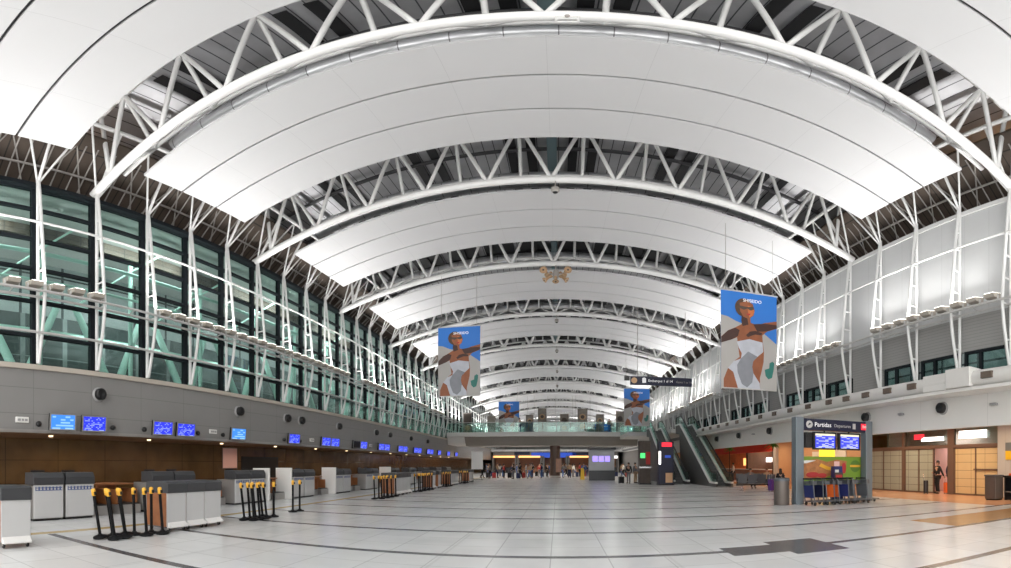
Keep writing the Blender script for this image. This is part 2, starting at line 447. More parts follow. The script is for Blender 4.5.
# ------------------------------------------------------------------ the hall's measures
XL, XR, XC = -13.2, 12.7, -0.25
BAY, T1, NT = 8.8, 8.7, 14
YEND = T1 + BAY*NT
POST0 = 8.75 - 2.2*3          # first post of the rows
NPOST = 50
WTOP = 11.45
DROPS = [0, 0, 0.15, 0.30, 0.60, 0.85, 1.08, 1.28, 1.42, 1.52, 1.6, 1.66, 1.72, 1.76, 1.8, 1.82]
ZAP = 1.55 + 12.32            # chord apex at the first truss
def zap(k): return ZAP - DROPS[min(max(k, 0), len(DROPS)-1)]
def zap_y(y):
    t = (y - T1)/BAY + 1
    k = math.floor(t); u = t - k
    return zap(int(k))*(1-u) + zap(int(k)+1)*u
def arcz(dx, R): return -(R - math.sqrt(R*R - dx*dx))
RC, RP = 41.0, 38.0

# ------------------------------------------------------------------ setting: floor, walls
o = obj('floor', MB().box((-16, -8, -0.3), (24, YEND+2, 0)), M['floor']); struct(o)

# left lower wall: fascia, ledge, soffit, back wall
o = obj('wall_left', MB().box((-15.7, -8, 2.6), (XL, YEND, 4.57)), M['fascia_grey']); struct(o)
o = obj('trim_1', MB().box((-13.62, -8, 4.57), (XL+0.10, YEND, 4.73)), M['ledge']); struct(o)
o = obj('trim_2', MB().box((XL-0.02, -8, 2.56), (XL+0.04, YEND, 2.66)), M['counter_steel']); struct(o)
o = obj('soffit_ceiling', MB().box((-15.7, -8, 2.54), (XL-0.03, YEND, 2.60)), M['soffit_brown']); struct(o)
o = obj('counter_wall', MB().box((-15.9, -8, 0), (-15.5, YEND, 2.54)), M['wood_wall']); struct(o)
o = obj('baseboard_left', MB().box((-15.5, -8, 0), (-15.46, YEND, 0.14)), M['counter_steel']); struct(o)

# rear atrium behind the left glazing
o = obj('gallery_floor', MB().box((-19.5, -8, 4.3), (-13.62, YEND, 4.62)), M['slab']); struct(o)
o = obj('gallery_wall', MB().box((-19.8, -8, 4.3), (-19.5, YEND, 13.2)), M['rear_grey']); struct(o)

# right side: upper cladding, grey band, gallery, fascia
wr = obj('wall_right', MB().box((XR, -8, 6.95), (XR+0.15, YEND, WTOP)), M['wall_white']); struct(wr)
o = obj('band_wall_right', MB().box((XR, -8, 5.62), (XR+0.15, YEND, 6.95)), M['wall_grey']); struct(o)
o = obj('overhang_floor', MB().prism([(11.95, -8), (16.5, -8), (16.5, YEND), (12.6, YEND), (12.6, 39.4), (11.95, 39.4)], 4.05, 4.16, 'z'), M['fascia_white']); struct(o)
o = obj('upper_floor', MB().box((XR, -8, 4.16), (16.5, YEND, 4.55)), M['slab']); struct(o)
o = obj('upper_room_wall', MB().box((16.5, -8, 4.1), (16.7, YEND, WTOP)), M['rear_grey']); struct(o)
o = obj('fascia_wall_right', MB().box((12.85, -8, 2.9), (13.05, 62, 4.05)), M['fascia_white']); struct(o)
o = obj('recess_ceiling', MB().box((13.05, -8, 3.65), (22.5, 62, 3.75)), M['tan_wall']); struct(o)
o = obj('shop_wall_back', MB().box((21.5, 22, 0), (21.7, 62, 3.65)), M['orange_wall']); struct(o)
o = obj('pier_wall', MB().box((18.3, -8, 0), (18.7, 13.5, 3.65)), M['wall_white']); struct(o)
o = obj('tan_wall_right', MB().box((18.5, 24.0, 0), (18.7, 36.5, 3.65)), M['tan_wall']); struct(o)
o = obj('corridor_wall', MB().box((20.4, 13.5, 0), (20.6, 22.0, 3.65)), M['pink_wall']); struct(o)
o = obj('corridor_wall_side', MB().box((18.7, 22.0, 0), (20.6, 22.2, 3.65)), M['pink_wall']); struct(o)

o = obj('lower_wall_right', MB().box((12.85, 62, 0), (13.05, YEND, 4.05)), M['bridge_dark']); struct(o)
o = obj('outer_wall_right', MB().box((22.5, -8, 0), (22.7, 62, 3.75)), M['tan_wall']); struct(o)
o = obj('end_wall_right', MB().box((13.05, 62, 0), (22.7, 62.2, 3.75)), M['tan_wall']); struct(o)
o = obj('trim_6', MB().box((12.5, -8, 4.52), (12.72, YEND, 4.76)), M['duct_white']); struct(o)
# far end
o = obj('wall_back', MB().box((-20, YEND, 0), (24, YEND+0.4, 14)), M['wall_white']); struct(o)

# roof deck following the gentle fall of the hall
def deck():
    mb = MB(); ys = [-8] + [T1 + BAY*(k-1) for k in range(1, NT+2)]
    xs = [XC + 16.5*(i/24.0 - 1) for i in range(49)]
    vs = []
    for y in ys:
        for x in xs: vs.append((x, y, zap_y(y) + 3.75 + arcz(x-XC, RC)))
    n = len(xs); fs = []
    for j in range(len(ys)-1):
        for i in range(n-1): fs.append((j*n+i, j*n+i+1, (j+1)*n+i+1, (j+1)*n+i))
    mb.add(vs, fs, True)
    return mb
o = obj('ceiling', deck(), M['deck']); struct(o)
sol = o.modifiers.new('thick', 'SOLIDIFY'); sol.thickness = 0.12; sol.offset = 1
# eaves: dark boarded walls behind the lattices
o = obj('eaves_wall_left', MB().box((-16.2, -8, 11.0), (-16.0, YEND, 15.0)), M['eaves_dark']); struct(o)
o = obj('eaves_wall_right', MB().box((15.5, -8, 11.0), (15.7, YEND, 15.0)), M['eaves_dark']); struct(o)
for s_, n_ in ((-1, 'left'), (1, 'right')):
    mb = MB()
    for k in range(0, NT+1):
        y0, y1 = (T1 + BAY*(k-1) if k else -8), T1 + BAY*k
        xa, xb = XC+s_*11.9, XC+s_*14.3
        za0, za1 = zap_y(y0)-.1, zap_y(y1)-.1
        zb = WTOP + .15
        mb.add([(xa,y0,za0),(xb,y0,zb),(xb,y1,zb),(xa,y1,za1),(xa,y0,za0+.1),(xb,y0,zb+.1),(xb,y1,zb+.1),(xa,y1,za1+.1)], [(0,3,2,1),(4,5,6,7),(0,1,5,4),(1,2,6,5),(2,3,7,6),(3,0,4,7)])
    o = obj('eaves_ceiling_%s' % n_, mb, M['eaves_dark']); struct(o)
o = obj('ledge_ceiling_left', MB().box((-19.5, -8, WTOP+0.05), (-13.3, YEND, WTOP+0.2)), M['rail_grey']); struct(o)
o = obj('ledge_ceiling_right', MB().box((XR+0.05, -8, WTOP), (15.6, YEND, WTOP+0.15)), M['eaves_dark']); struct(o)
o = obj('trim_3', MB().box((XR-0.06, -8, WTOP-0.12), (XR+0.1, YEND, WTOP+0.06)), M['steel']); struct(o)
o = obj('trim_4', MB().box((XL-0.12, -8, WTOP-0.05), (XL+0.1, YEND, WTOP+0.12)), M['frame_dark']); struct(o)

# ------------------------------------------------------------------ roof purlins, ridge beam, ducts
def arc_pts(y, za, R, half, n=28):
    return [(XC + half*(2*i/n - 1), y, za + arcz(half*(2*i/n-1), R)) for i in range(n+1)]
pn = 0
for k in range(0, NT):
    for dy in (2.2, 5.2, 7.4):
        y = T1 + BAY*(k-1) + dy
        if y < 6: continue
        pn += 1
        o = obj('roof_purlin', MB().tube(arc_pts(y, zap_y(y)+3.56, RC, 15.6, 24), 0.11, 6), M['purlin'])
        tag(o, 'dark arched purlin under the roof sheet, %s from the near end' % nth(pn), 'purlin', 'roof purlins')
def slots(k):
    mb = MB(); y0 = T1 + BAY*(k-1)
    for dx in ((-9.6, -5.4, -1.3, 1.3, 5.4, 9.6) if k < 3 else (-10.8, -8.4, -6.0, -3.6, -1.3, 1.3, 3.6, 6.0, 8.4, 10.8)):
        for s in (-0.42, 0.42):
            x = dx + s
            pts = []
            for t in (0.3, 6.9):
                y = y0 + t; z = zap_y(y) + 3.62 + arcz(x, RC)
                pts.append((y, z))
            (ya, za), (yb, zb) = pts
            w = 0.2 if k < 3 else 0.55  # far bays: vents widened to paint in the dark of the roof gaps
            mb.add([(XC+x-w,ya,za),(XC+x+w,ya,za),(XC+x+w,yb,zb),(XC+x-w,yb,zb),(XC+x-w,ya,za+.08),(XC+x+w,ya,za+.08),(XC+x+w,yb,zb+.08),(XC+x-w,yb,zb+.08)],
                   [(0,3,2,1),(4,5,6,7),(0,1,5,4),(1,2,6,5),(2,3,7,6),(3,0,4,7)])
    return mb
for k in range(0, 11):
    t = obj('roof_dark_strips', slots(k), M['blackslot'])
    tag(t, 'black vent and shade strips in the roof sheet of the %s bay' % nth(k+1), 'roof vents', 'roof vent strips')
for k in range(1, 5):
    y = T1 + BAY*(k-1) + 1.75
    o = obj('air_duct', MB().tube(arc_pts(y, zap_y(y)+1.25, RC, 10.7, 26), 0.40, 12), M['duct_silver'])
    tag(o, 'silver round air duct arching behind the %s roof truss' % nth(k), 'air duct', 'silver ducts under the roof')
ridge = MB()
for k in range(0, NT):
    y0, y1 = T1 + BAY*(k-1), T1 + BAY*k
    for a, b in ((0.0, 1.0),):
        za, zb = zap_y(y0)+2.9, zap_y(y1)+2.9
        ridge.add([(XC-.2,y0,za),(XC+.2,y0,za),(XC+.2,y1,zb),(XC-.2,y1,zb),(XC-.2,y0,za+.6),(XC+.2,y0,za+.6),(XC+.2,y1,zb+.6),(XC-.2,y1,zb+.6)],
                  [(0,3,2,1),(4,5,6,7),(0,1,5,4),(1,2,6,5),(2,3,7,6),(3,0,4,7)])
o = obj('ridge_beam', ridge, M['teal_beam']); tag(o, 'teal grey beam running along the ridge of the roof', 'beam')

# ------------------------------------------------------------------ arched trusses
SP = 2.4
def build_truss(simple):
    za = 0.0; half = 12.95
    B = lambda x: Vector((x, 0, arcz(x, RC)))
    Cc = lambda x: Vector((x, 0.85, 0.80 + arcz(x, RC)))
    A = lambda x: Vector((x, -0.35, 3.0 + arcz(x, RC)))
    parts = []
    def arcp(f, h, n): return [f(h*(2*i/n-1)) for i in range(n+1)]
    parts.append(('bottom_chord', MB().tube(arcp(B, half, 40), 0.165, 12)))
    if not simple: parts.append(('rear_chord', MB().tube(arcp(Cc, half-0.6, 36), 0.085, 8)))
    parts.append(('top_chord', MB().tube(arcp(A, half-1.0, 36), 0.09, 8)))
    bn = [SP*i for i in range(-5, 6)]
    an = [SP*(i+.5) for i in range(-5, 5)]
    diag, vert, lace = [], [], []
    for x in an:
        for bx in (x-SP/2, x+SP/2):
            diag.append([B(bx), A(x)])
            lace.append([B(bx), Cc(x)])
        vert.append([A(x), Cc(x)])
    for s in (-1, 1):
        diag.append([B(s*12.0), A(s*12.0)]); vert.append([B(s*10.8), Cc(s*10.8)])
    if simple:
        mb = MB()
        for p in diag: mb.tube(p, 0.125, 5, caps=False)
        for p in vert: mb.tube(p, 0.06, 5, caps=False)
        parts.append(('web_lattice', mb))
    else:
        for p in diag: parts.append(('diagonal_brace', MB().tube(p, 0.082, 8)))
        for p in vert: parts.append(('strut', MB().tube(p, 0.075, 8)))
        for p in lace: parts.append(('lacing_bar', MB().tube(p, 0.055, 6)))
    return parts
truss_full = None; truss_far = None
for k in range(1, NT+1):
    loc = (XC, T1 + BAY*(k-1), zap(k))
    lab = 'white arched tubular roof truss, %s from the near end of the hall' % nth(k)
    full = k <= 4
    src = truss_full if full else truss_far
    if src is None:
        t = thing('roof_truss', lab, 'roof truss', loc, 0, 'arched roof trusses')
        for n, mb in build_truss(not full): obj(n, mb, M['steel'], t)
        if full: truss_full = t
        else: truss_far = t
    else: dup(src, loc, None, lab)

# ------------------------------------------------------------------ suspended ceiling panels
PY0, PY1, PH = 0.75, 5.95, 11.25
def panel_strip(ya, yb, R=RP, th=0.10):
    mb = MB(); n = 80; vs = []
    for i in range(n+1):
        x = PH*(2*i/n-1); z = arcz(x, R)
        vs += [(x, ya, z), (x, yb, z), (x, ya, z+th), (x, yb, z+th)]
    fs = []
    for i in range(n):
        a, b = 4*i, 4*i+4
        fs += [(a, a+1, b+1, b), (a+2, b+2, b+3, a+3), (a, b, b+2, a+2), (a+1, a+3, b+3, b+1)]
    fs += [(0, 2, 3, 1), (4*n, 4*n+1, 4*n+3, 4*n+2)]
    mb.add(vs, fs, False)
    m = mb
    return m
w3 = (PY1-PY0)/3
strips = [panel_strip(PY0+i*w3+0.04, PY0+(i+1)*w3-0.04).mesh('panel_strip', M['panel']) for i in range(3)]
backing = panel_strip(PY0+0.2, PY1-0.2, RP, 0.05).mesh('backing_sheet', M['purlin'])
for k in range(0, NT):
    dz = (zap(k) + zap(k+1))/2 if k else zap(1)
    t = thing('ceiling_panel', 'white arched ceiling panel of three strips, ' + ('above the open floor, before the first roof truss' if k == 0 else 'in the bay behind the %s roof truss' % nth(k)),
              'ceiling panel', (XC, T1 + BAY*(k-1) + (1.0 if k == 0 else 0), dz), 0, 'arched ceiling panels')
    for me in strips:
        o = obj('panel_strip', me, None, t)
    o = obj('backing_sheet', backing, None, t, (0, 0, 0.13))

# ------------------------------------------------------------------ eaves lattices
def eaves(side, simple):
    s = side
    top = Vector((s*11.45, 0, 0.45)); parts = []
    post_x = s*12.85
    str_, dg, bk = [], [], []
    zb = -1.95
    for i in range(4):
        y = 2.2*i
        str_.append([(post_x, y, zb), (s*11.45, y, 0.55)])
        dg.append([(post_x, y, zb), (s*11.45, y+1.1, 0.55)]); dg.append([(post_x, y+2.2, zb), (s*11.45, y+1.1, 0.55)])
        bk.append([(s*13.9, y, zb+.1), (s*12.3, y+1.1, 0.0)]); bk.append([(s*13.9, y+2.2, zb+.1), (s*12.3, y+1.1, 0.0)])
        for q in (.35, .8, 1.4, 1.85): bk.append([(s*14.0, y+q, zb+.1), (s*12.2, y+q, 0.0)])
    parts.append(('edge_beam', MB().tube([(s*11.45, 0, .55), (s*11.45, BAY, .55)], 0.09, 8), 'steel'))
    parts.append(('rear_beam', MB().tube([(s*13.0, 0, -.95), (s*13.0, BAY, -.95)], 0.05, 6), 'brace_grey'))
    mb = MB()
    for p in bk: mb.tube(p, 0.03, 5, caps=False)
    parts.append(('rear_lattice', mb, 'brace_grey'))
    if simple:
        mb = MB()
        for p in str_ + dg: mb.tube(p, 0.06, 5, caps=False)
        parts.append(('lattice', mb, 'steel'))
    else:
        for p in str_: parts.append(('strut', MB().tube(p, 0.055, 8), 'steel'))
        for p in dg: parts.append(('diagonal_brace', MB().tube(p, 0.04, 6), 'steel'))
    return parts
for side, sn in ((-1, 'left'), (1, 'right')):
    src = {}
    for k in range(0, NT):
        y = T1 + BAY*(k-1) + 0.05
        z = 1.95 + WTOP + 0.05
        lab = 'white eaves lattice above the %s, %s bay from the near end' % ('glass wall' if side < 0 else 'panelled wall', nth(k+1))
        simple = k > 3
        if simple not in src:
            t = thing('eaves_lattice', lab, 'eaves lattice', (XC, y, z), 0, 'eaves lattices')
            for n, mb, m in eaves(side, simple): obj(n, mb, M[m], t)
            src[simple] = t
        else: dup(src[simple], (XC, y, z), None, lab)

# ------------------------------------------------------------------ bowed ladder posts along both walls
def post_parts(s):
    """local: wall plane at x=0, hall towards +x*s ; z absolute"""
    zs = [4.75, 5.4, 6.2, 6.95, 8.0, 9.2, 10.4, 11.3, 11.75]
    off = [0.08, 0.24, 0.40, 0.50, 0.42, 0.31, 0.20, 0.11, 0.05]
    outer = [(s*o_, 0, z) for o_, z in zip(off, zs)]
    inner = [(s*0.02, 0, 4.75), (s*0.02, 0, 11.8)]
    P = [('inner_tube', MB().tube(inner, 0.06, 8)), ('bowed_tube', MB().tube(outer, 0.06, 8))]
    for z, o_ in ((5.7, .30), (6.95, .50), (7.9, .43), (8.8, .35), (9.72, .26), (10.5, .19)):
        P.append(('rung', MB().tube([(0, 0, z), (s*o_, 0, z)], 0.035, 6)))
    return P
for sx, s, sn, wn in ((XL+0.10, 1, 'left', 'glass wall'), (XR-0.10, -1, 'right', 'panelled wall')):
    full = None; far = None
    for i in range(1, NPOST):
        y = POST0 + 2.2*(i + (1 if s > 0 else 2))
        if y > YEND-1: break
        lab = 'white bowed ladder post on the %s, %s from the near end' % (wn, nth(i))
        if i <= 14:
            if full is None:
                full = thing('ladder_post', lab, 'post', (sx, y, 0), 0, 'ladder posts of the %s wall' % sn)
                for n, mb in post_parts(s): obj(n, mb, M['steel'], full)
            else: dup(full, (sx, y, 0), None, lab)
        else:
            if far is None:
                mb = MB()
                for n, m_ in post_parts(s): mb.add(m_.v, m_.f, True)
                far = obj('ladder_post', mb, M['steel'], None, (sx, y, 0)); tag(far, lab, 'post', 'ladder posts of the %s wall' % sn)
            else:
                c = far.copy(); C.objects.link(c); c.location = (sx, y, 0); c['label'] = lab
    # rails
    t = thing('lamp_rail', 'grey double rail carrying floodlights along the %s' % wn, 'rail', (sx, 0, 0))
    obj('outer_bar', MB().tube([(s*0.68, -8, 6.98), (s*0.68, YEND, 6.98)], 0.045, 8), M['rail_grey'], t)
    obj('inner_bar', MB().tube([(s*0.30, -8, 6.90), (s*0.30, YEND, 6.90)], 0.045, 8), M['rail_grey'], t)
    for q in range(60):
        if q % 6 == 0: obj('cross_tie', MB().tube([(s*.30, 1.0+.74*q, 6.90), (s*.68, 1.0+.74*q, 6.98)], .02, 5), M['rail_grey'], t)
    o = obj('upper_rail', MB().tube([(sx+s*0.27, -8, 9.72), (sx+s*0.27, YEND, 9.72)], 0.045, 8), M['steel'])
    tag(o, 'thin white horizontal tie rail high on the %s' % wn, 'rail')
o = obj('guard_rail', MB().tube([(XL+0.10+0.40, -8, 5.68), (XL+0.5, YEND, 5.68)], 0.045, 8), M['rail_grey'])
tag(o, 'grey guard rail along the foot of the glass wall', 'rail')

# ------------------------------------------------------------------ floodlights on the rails
def flood(simple):
    P = []
    body = MB().prism([(-0.20, 0.0), (0.16, 0.0), (0.24, 0.12), (-0.24, 0.22)], -0.20, 0.20, 'y')
    P.append(('housing', body, 'lamp_body'))
    gl = MB().add([(-0.22, -.17, .222), (0.22, -.17, .132), (0.22, .17, .132), (-0.22, .17, .222), (-0.22, -.17, .232), (0.22, -.17, .142), (0.22, .17, .142), (-0.22, .17, .232)],
                  [(0,3,2,1),(4,5,6,7),(0,1,5,4),(1,2,6,5),(2,3,7,6),(3,0,4,7)])
    P.append(('lens', gl, 'lamp_glass'))
    br = MB().box((-0.03, -.24, -.12), (0.03, -.2, .1)).box((-0.03, .2, -.12), (0.03, .24, .1)).box((-.03, -.24, -.14), (.03, .24, -.10))
    P.append(('bracket', br, 'rail_grey'))
    return P
for sx, s, sn, skip in ((XL+0.10, 1, 'left', (3,)), (XR-0.10, -1, 'right', (6,))):
    src = None; n = 0
    for i in range(1, 22):
        if i in skip or (i > 8 and i % 4 == skip[0] % 4): continue
        for j in range(3):
            y = POST0 + 2.2*i + 0.37 + 0.733*j
            if y < (5.1 if s > 0 else 8.4): continue
            n += 1
            lab = 'beige floodlight on the lamp rail of the %s, %s from the near end' % ('glass wall' if s > 0 else 'panelled wall', nth(n))
            loc = (sx + s*0.52, y, 7.14); rot = (0, 0, 0 if s > 0 else PI)
            if src is None:
                src = thing('floodlight', lab, 'floodlight', loc, rot[2], 'floodlights on the %s rail' % sn)
                for nm, mb, m in flood(False): obj(nm, mb, M[m], src)
            else: dup(src, loc, rot, lab)

# ------------------------------------------------------------------ left glazing
TR = [4.73, 5.75, 6.95, 8.15, 9.3, 10.55, WTOP-0.02]
fm = MB()
for z in TR: fm.box((-0.09, -0.0, z-0.055), (0.07, 2.2, z+0.055))
fm.box((-0.10, -0.09, 4.73), (0.08, 0.09, WTOP))
frame_me = fm.mesh('window_frame', M['frame_dark'])
pane_me = MB().box((-0.02, 0.08, 4.75), (0.0, 2.12, WTOP-0.05)).mesh('pane', M['glass'])
for i in range(0, NPOST):
    y = POST0 + 2.2*i
    if y > YEND-2: break
    w = bpy.data.objects.new('window_%d' % (i+1), None); C.objects.link(w); w.location = (XL-0.18, y, 0)
    struct(w, 'dark-framed green glass bay of the left wall, %s from the near end' % nth(i+1), 'window')
    obj('window_frame', frame_me, None, w); obj('pane', pane_me, None, w)
o = obj('gallery_dark_backing', MB().box((-19.5, -8, 4.62), (-19.35, YEND, 8.7)), M['dark_backing']); struct(o)  # dark sheet added so the lower panes look darker
# pale green inclined columns and pipes in the rear atrium
for i in range(0, 14):
    y = 7.6 + 4.4*i
    t = thing('inclined_column', 'pale green splayed steel column behind the glass wall, %s from the near end' % nth(i+1), 'column', (-16.6, y, 4.62), 0, 'splayed columns in the atrium')
    obj('leg', MB().tube([(0, 0, 0), (-0.5, 1.9, 3.9)], [0.20, 0.15], 10), M['green_tube'], t)
    obj('leg', MB().tube([(0, 0, 0), (-0.5, -1.7, 3.9)], [0.20, 0.15], 10), M['green_tube'], t)
    obj('mast', MB().tube([(0.4, 0.6, 0), (0.4, 0.6, 6.8)], 0.10, 8), M['green_tube'], t)
    obj('tie_bar', MB().tube([(-0.5, -1.7, 3.9), (-0.5, 1.9, 3.9)], 0.07, 8), M['green_tube'], t)
    obj('diagonal_tie', MB().tube([(-0.5, -1.7, 3.9), (1.2, 1.6, 6.7)], 0.05, 6), M['green_tube'], t)
for j, (x, z, r) in enumerate(((-15.4, 9.9, .09), (-15.2, 8.6, .06), (-17.8, 7.4, .10))):
    o = obj('gallery_pipe', MB().tube([(x, -8, z), (x, YEND, z)], r, 8), M['green_tube'])
    tag(o, 'pale horizontal pipe behind the glass wall, %s' % ('highest', 'middle', 'lowest')[j], 'pipe', 'pipes in the atrium')

# glass balustrade further along the left ledge
t = thing('glass_balustrade', 'green glass balustrade along the beige ledge up to the bridge', 'balustrade', (XL+0.06, 0, 4.73))
for i in range(14):
    y = 25.0 + 2.1*i
    obj('pane', MB().box((-0.01, y, 0.04), (0.01, y+2.0, 1.05)), M['glass_rail'], t)
obj('handrail', MB().tube([(0, 25, 1.08), (0, 54.4, 1.08)], 0.03, 8), M['rail_grey'], t)

# ------------------------------------------------------------------ right windows strip, air duct, upper-room glimpses
wins = [0, 1, 2, 3, 4, 5, 7, 8, 9, 11, 12, 13, 15, 16, 17, 18, 20, 21, 22, 23, 24]
wf = MB().box((-.05, 0.12, 4.55), (.1, 2.08, 4.68)).box((-.05, .12, 5.54), (.1, 2.08, 5.63)).box((-.05, .12, 4.6), (.1, .2, 5.6)).box((-.05, 2.0, 4.6), (.1, 2.08, 5.6)).box((-.05, 1.32, 4.6), (.1, 1.42, 5.6))
wfm = wf.mesh('window_frame', M['frame_dark'])
wpm = MB().box((0.02, 0.15, 4.62), (0.03, 2.05, 5.58)).mesh('pane', M['glass_dark'])
wn_ = 100
for i in range(0, NPOST-1):
    y = POST0 + 2.2*i
    if y > YEND-2: break
    if i in wins or i > 24:
        w = bpy.data.objects.new('window_%d' % (wn_+i), None); C.objects.link(w); w.location = (XR+0.04, y, 0)
        struct(w, 'low dark window between the right duct and the grey band, %s bay' % nth(i+1), 'window')
        obj('window_frame', wfm, None, w); obj('pane', wpm, None, w)
    else:
        o = obj('infill_wall', MB().box((XR+0.0, y+0.05, 4.55), (XR+0.12, y+2.15, 5.62)), M['wall_grey']); struct(o)
t = thing('air_duct', 'off-white round air duct with brown grilles along the panelled wall', 'air duct', (0, 0, 0))
obj('duct_tube', MB().tube([(12.2, -8, 4.46), (12.2, 12.0, 4.46), (12.2, 38.0, 4.46), (12.2, 39.2, 4.46)], 0.29, 20), M['duct_white'], t)
obj('duct_box', MB().box((11.86, 9.9, 4.18), (12.5, 11.0, 4.86)).box((11.92, 11.0, 4.17), (12.5, 12.15, 4.78)), M['duct_white'], t, bevel=0.03)
gy = [7.6, 9.2, 12.7, 14.1, 15.5, 16.9, 18.3, 20.2, 22.1, 24.0, 25.9] + [27.8+1.9*i for i in range(6)]
gm = MB().box((-0.36, -0.22, -0.09), (-0.22, 0.22, 0.13)).mesh('grille', M['grille'])
for y in gy: obj('grille', gm, None, t, (12.2, y, 4.46))
for y in (11.0+2.2*i for i in range(16)):
    pass

# ------------------------------------------------------------------ round speakers on both fascias
def speaker(side, x, y, z, r, lab):
    t = thing('round_speaker', lab, 'speaker', (x, y, z), 0, 'round speakers on the %s fascia' % side)
    s = 1 if side == 'left' else -1
    R = Matrix.Rotation(s*PI/2, 4, 'Y')
    obj('ring', MB().lathe([(r*1.25, 0), (r*1.25, .03), (r, .06)], n=24, M_=R), M['speaker_ring'], t)
    obj('cone', MB().lathe([(r, .02), (r, .20), (r*.85, .24), (r*.3, .17)], n=24, M_=R), M['black'], t)
    return t
sp0 = None
for i, y in enumerate((8.9, 16.3, 20.2, 21.6, 26.1, 32.2, 35.1, 40.5, 46.0)):
    lab = 'black round speaker on the grey fascia, %s from the near end' % nth(i+1)
    if sp0 is None: sp0 = speaker('left', XL, y, 3.95, 0.20, lab)
    else: dup(sp0, (XL, y, 3.95), None, lab)
sp0 = None
for i, y in enumerate((12.0, 16.6, 26.4, 31.5, 36.3)):
    lab = 'black round speaker on the pale fascia, %s from the near end' % nth(i+1)
    if sp0 is None: sp0 = speaker('right', 12.85, y, 3.68, 0.20, lab)
    else: dup(sp0, (12.85, y, 3.68), None, lab)
for i, y in enumerate((9.6, 14.3, 21.5, 29.0)):
    o = obj('emergency_light', MB().cbox((12.79, y, 3.63), (0.12, 0.28, 0.09)).cbox((12.72, y, 3.63), (.03, .2, .06)), M['speaker_ring'])
    tag(o, 'small grey emergency lamp on the pale fascia, %s from the near end' % nth(i+1), 'lamp', 'emergency lamps on the right fascia')
for i, y in enumerate((6.05, 14.6, 22.8, 31.3, 39.8)):
    t = thing('wall_socket_box', 'small white box on the grey fascia, %s from the near end' % nth(i+1), 'box', (XL, y, 2.95), 0, 'white boxes on the grey fascia')
    obj('body', MB().box((0, -.22, -.09), (.06, .22, .09)), M['podium_white'], t, bevel=.015)
    obj('slots', MB().box((.055, -.16, -.04), (.07, -.06, .03)).box((.055, -.03, -.04), (.07, .05, .03)).box((.055, .08, -.04), (.07, .17, .03)), M['speaker_ring'], t)

# ------------------------------------------------------------------ monitors under the grey fascia
def monitor(y, z, scr, lab, first=[None]):
    t = thing('monitor', lab, 'monitor', (XL+0.20, y, z), 0, 'blue monitors on the grey fascia')
    t.rotation_euler = (0, math.radians(6), math.radians(-9)); t.scale = (.88, .88, .84)
    obj('casing', MB().box((-.10, -.52, -.33), (.0, .52, .33)), M['black'], t, bevel=.02)
    obj('bezel', MB().box((0, -.51, .27), (.03, .51, .32)).box((0, -.51, -.32), (.03, .51, -.27)).box((0, -.51, -.27), (.03, -.46, .27)).box((0, .46, -.27), (.03, .51, .27)), M['fascia_grey'], t)
    obj('screen', MB().box((0, -.46, -.27), (.012, .46, .27)), M[scr], t)
    obj('bracket', MB().box((-.22, -.08, -.06), (-.10, .08, .06)), M['black'], t)
    return t
mons = [(7.4, 'sky_screen'), (8.6, 'blue_screen'), (11.65, 'blue_screen'), (12.85, 'blue_screen'), (16.1, 'sky_screen'), (20.7, 'blue_screen'),
        (24.2, 'blue_screen'), (25.35, 'blue_screen'), (28.5, 'off_screen'), (29.65, 'blue_screen'), (33.0, 'blue_screen'), (34.15, 'blue_screen'),
        (37.4, 'blue_screen'), (38.55, 'blue_screen'), (41.7, 'blue_screen'), (42.85, 'blue_screen'), (46.1, 'blue_screen'), (47.2, 'blue_screen'), (50.4, 'blue_screen'), (54.8, 'blue_screen'), (59.2, 'blue_screen')]
for i, (y, s_) in enumerate(mons):
    monitor(y, 2.92, s_, '%s monitor on the grey fascia, %s from the near end' % ({'sky_screen': 'pale blue lit', 'blue_screen': 'deep blue lit', 'off_screen': 'dark switched-off'}[s_], nth(i+1)))
# little black loudspeakers either side of the pairs
for i, y in enumerate((6.6, 9.45, 10.85, 13.65, 15.2, 19.95, 21.5)):
    t = obj('small_speaker', MB().lathe([(.07, 0), (.09, .05), (.09, .11), (.05, .13)], n=14, M_=Matrix.Rotation(PI/2, 4, 'Y')), M['black'], None, (XL, y, 2.84))
    tag(t, 'tiny black speaker low on the grey fascia, %s from the near end' % nth(i+1), 'speaker', 'tiny speakers under the grey fascia')

# ------------------------------------------------------------------ downlights under the soffits
dl = MB().lathe([(.07, 0), (.07, .03), (.09, .04)], n=16).mesh('downlight', M['downlight'])
for i in range(13):
    y = 7.5 + 4.3*i
    o = obj('downlight', dl, None, None, (-14.0, y, 2.50)); tag(o, 'warm round downlight under the brown soffit, %s from the near end' % nth(i+1), 'downlight', 'downlights over the check-in counters')

# ------------------------------------------------------------------ check-in back counters
def counter(dark_side=False):
    t = thing('check_in_counter', '', 'counter', (0,0,0), 0, 'grey check-in counters along the brown wall')
    obj('front_panel', MB().box((-.04, -.46, .08), (0, .46, 1.0)), M['podium'], t, bevel=.008)
    obj('body', MB().box((-.95, -.48, .06), (-.04, .48, .98)), M['podium_dark' if dark_side else 'counter_steel'], t)
    obj('plinth', MB().box((-.9, -.46, 0), (-.06, .46, .08)), M['black'], t)
    obj('dark_hood', MB().prism([(-.55, 1.0), (.03, 1.0), (.03, 1.20), (-.05, 1.34), (-.55, 1.34)], -.48, .48, 'y'), M['podium_dark'], t, bevel=.01)
    obj('desk_monitor', MB().box((-.72, -.22, 1.06), (-.68, .22, 1.40)).box((-.73, -.04, .98), (-.69, .04, 1.10)), M['black'], t)
    obj('sticker_row', MB().box((0, -.42, .84), (.004, .42, .95)), M['sticker'], t)
    return t
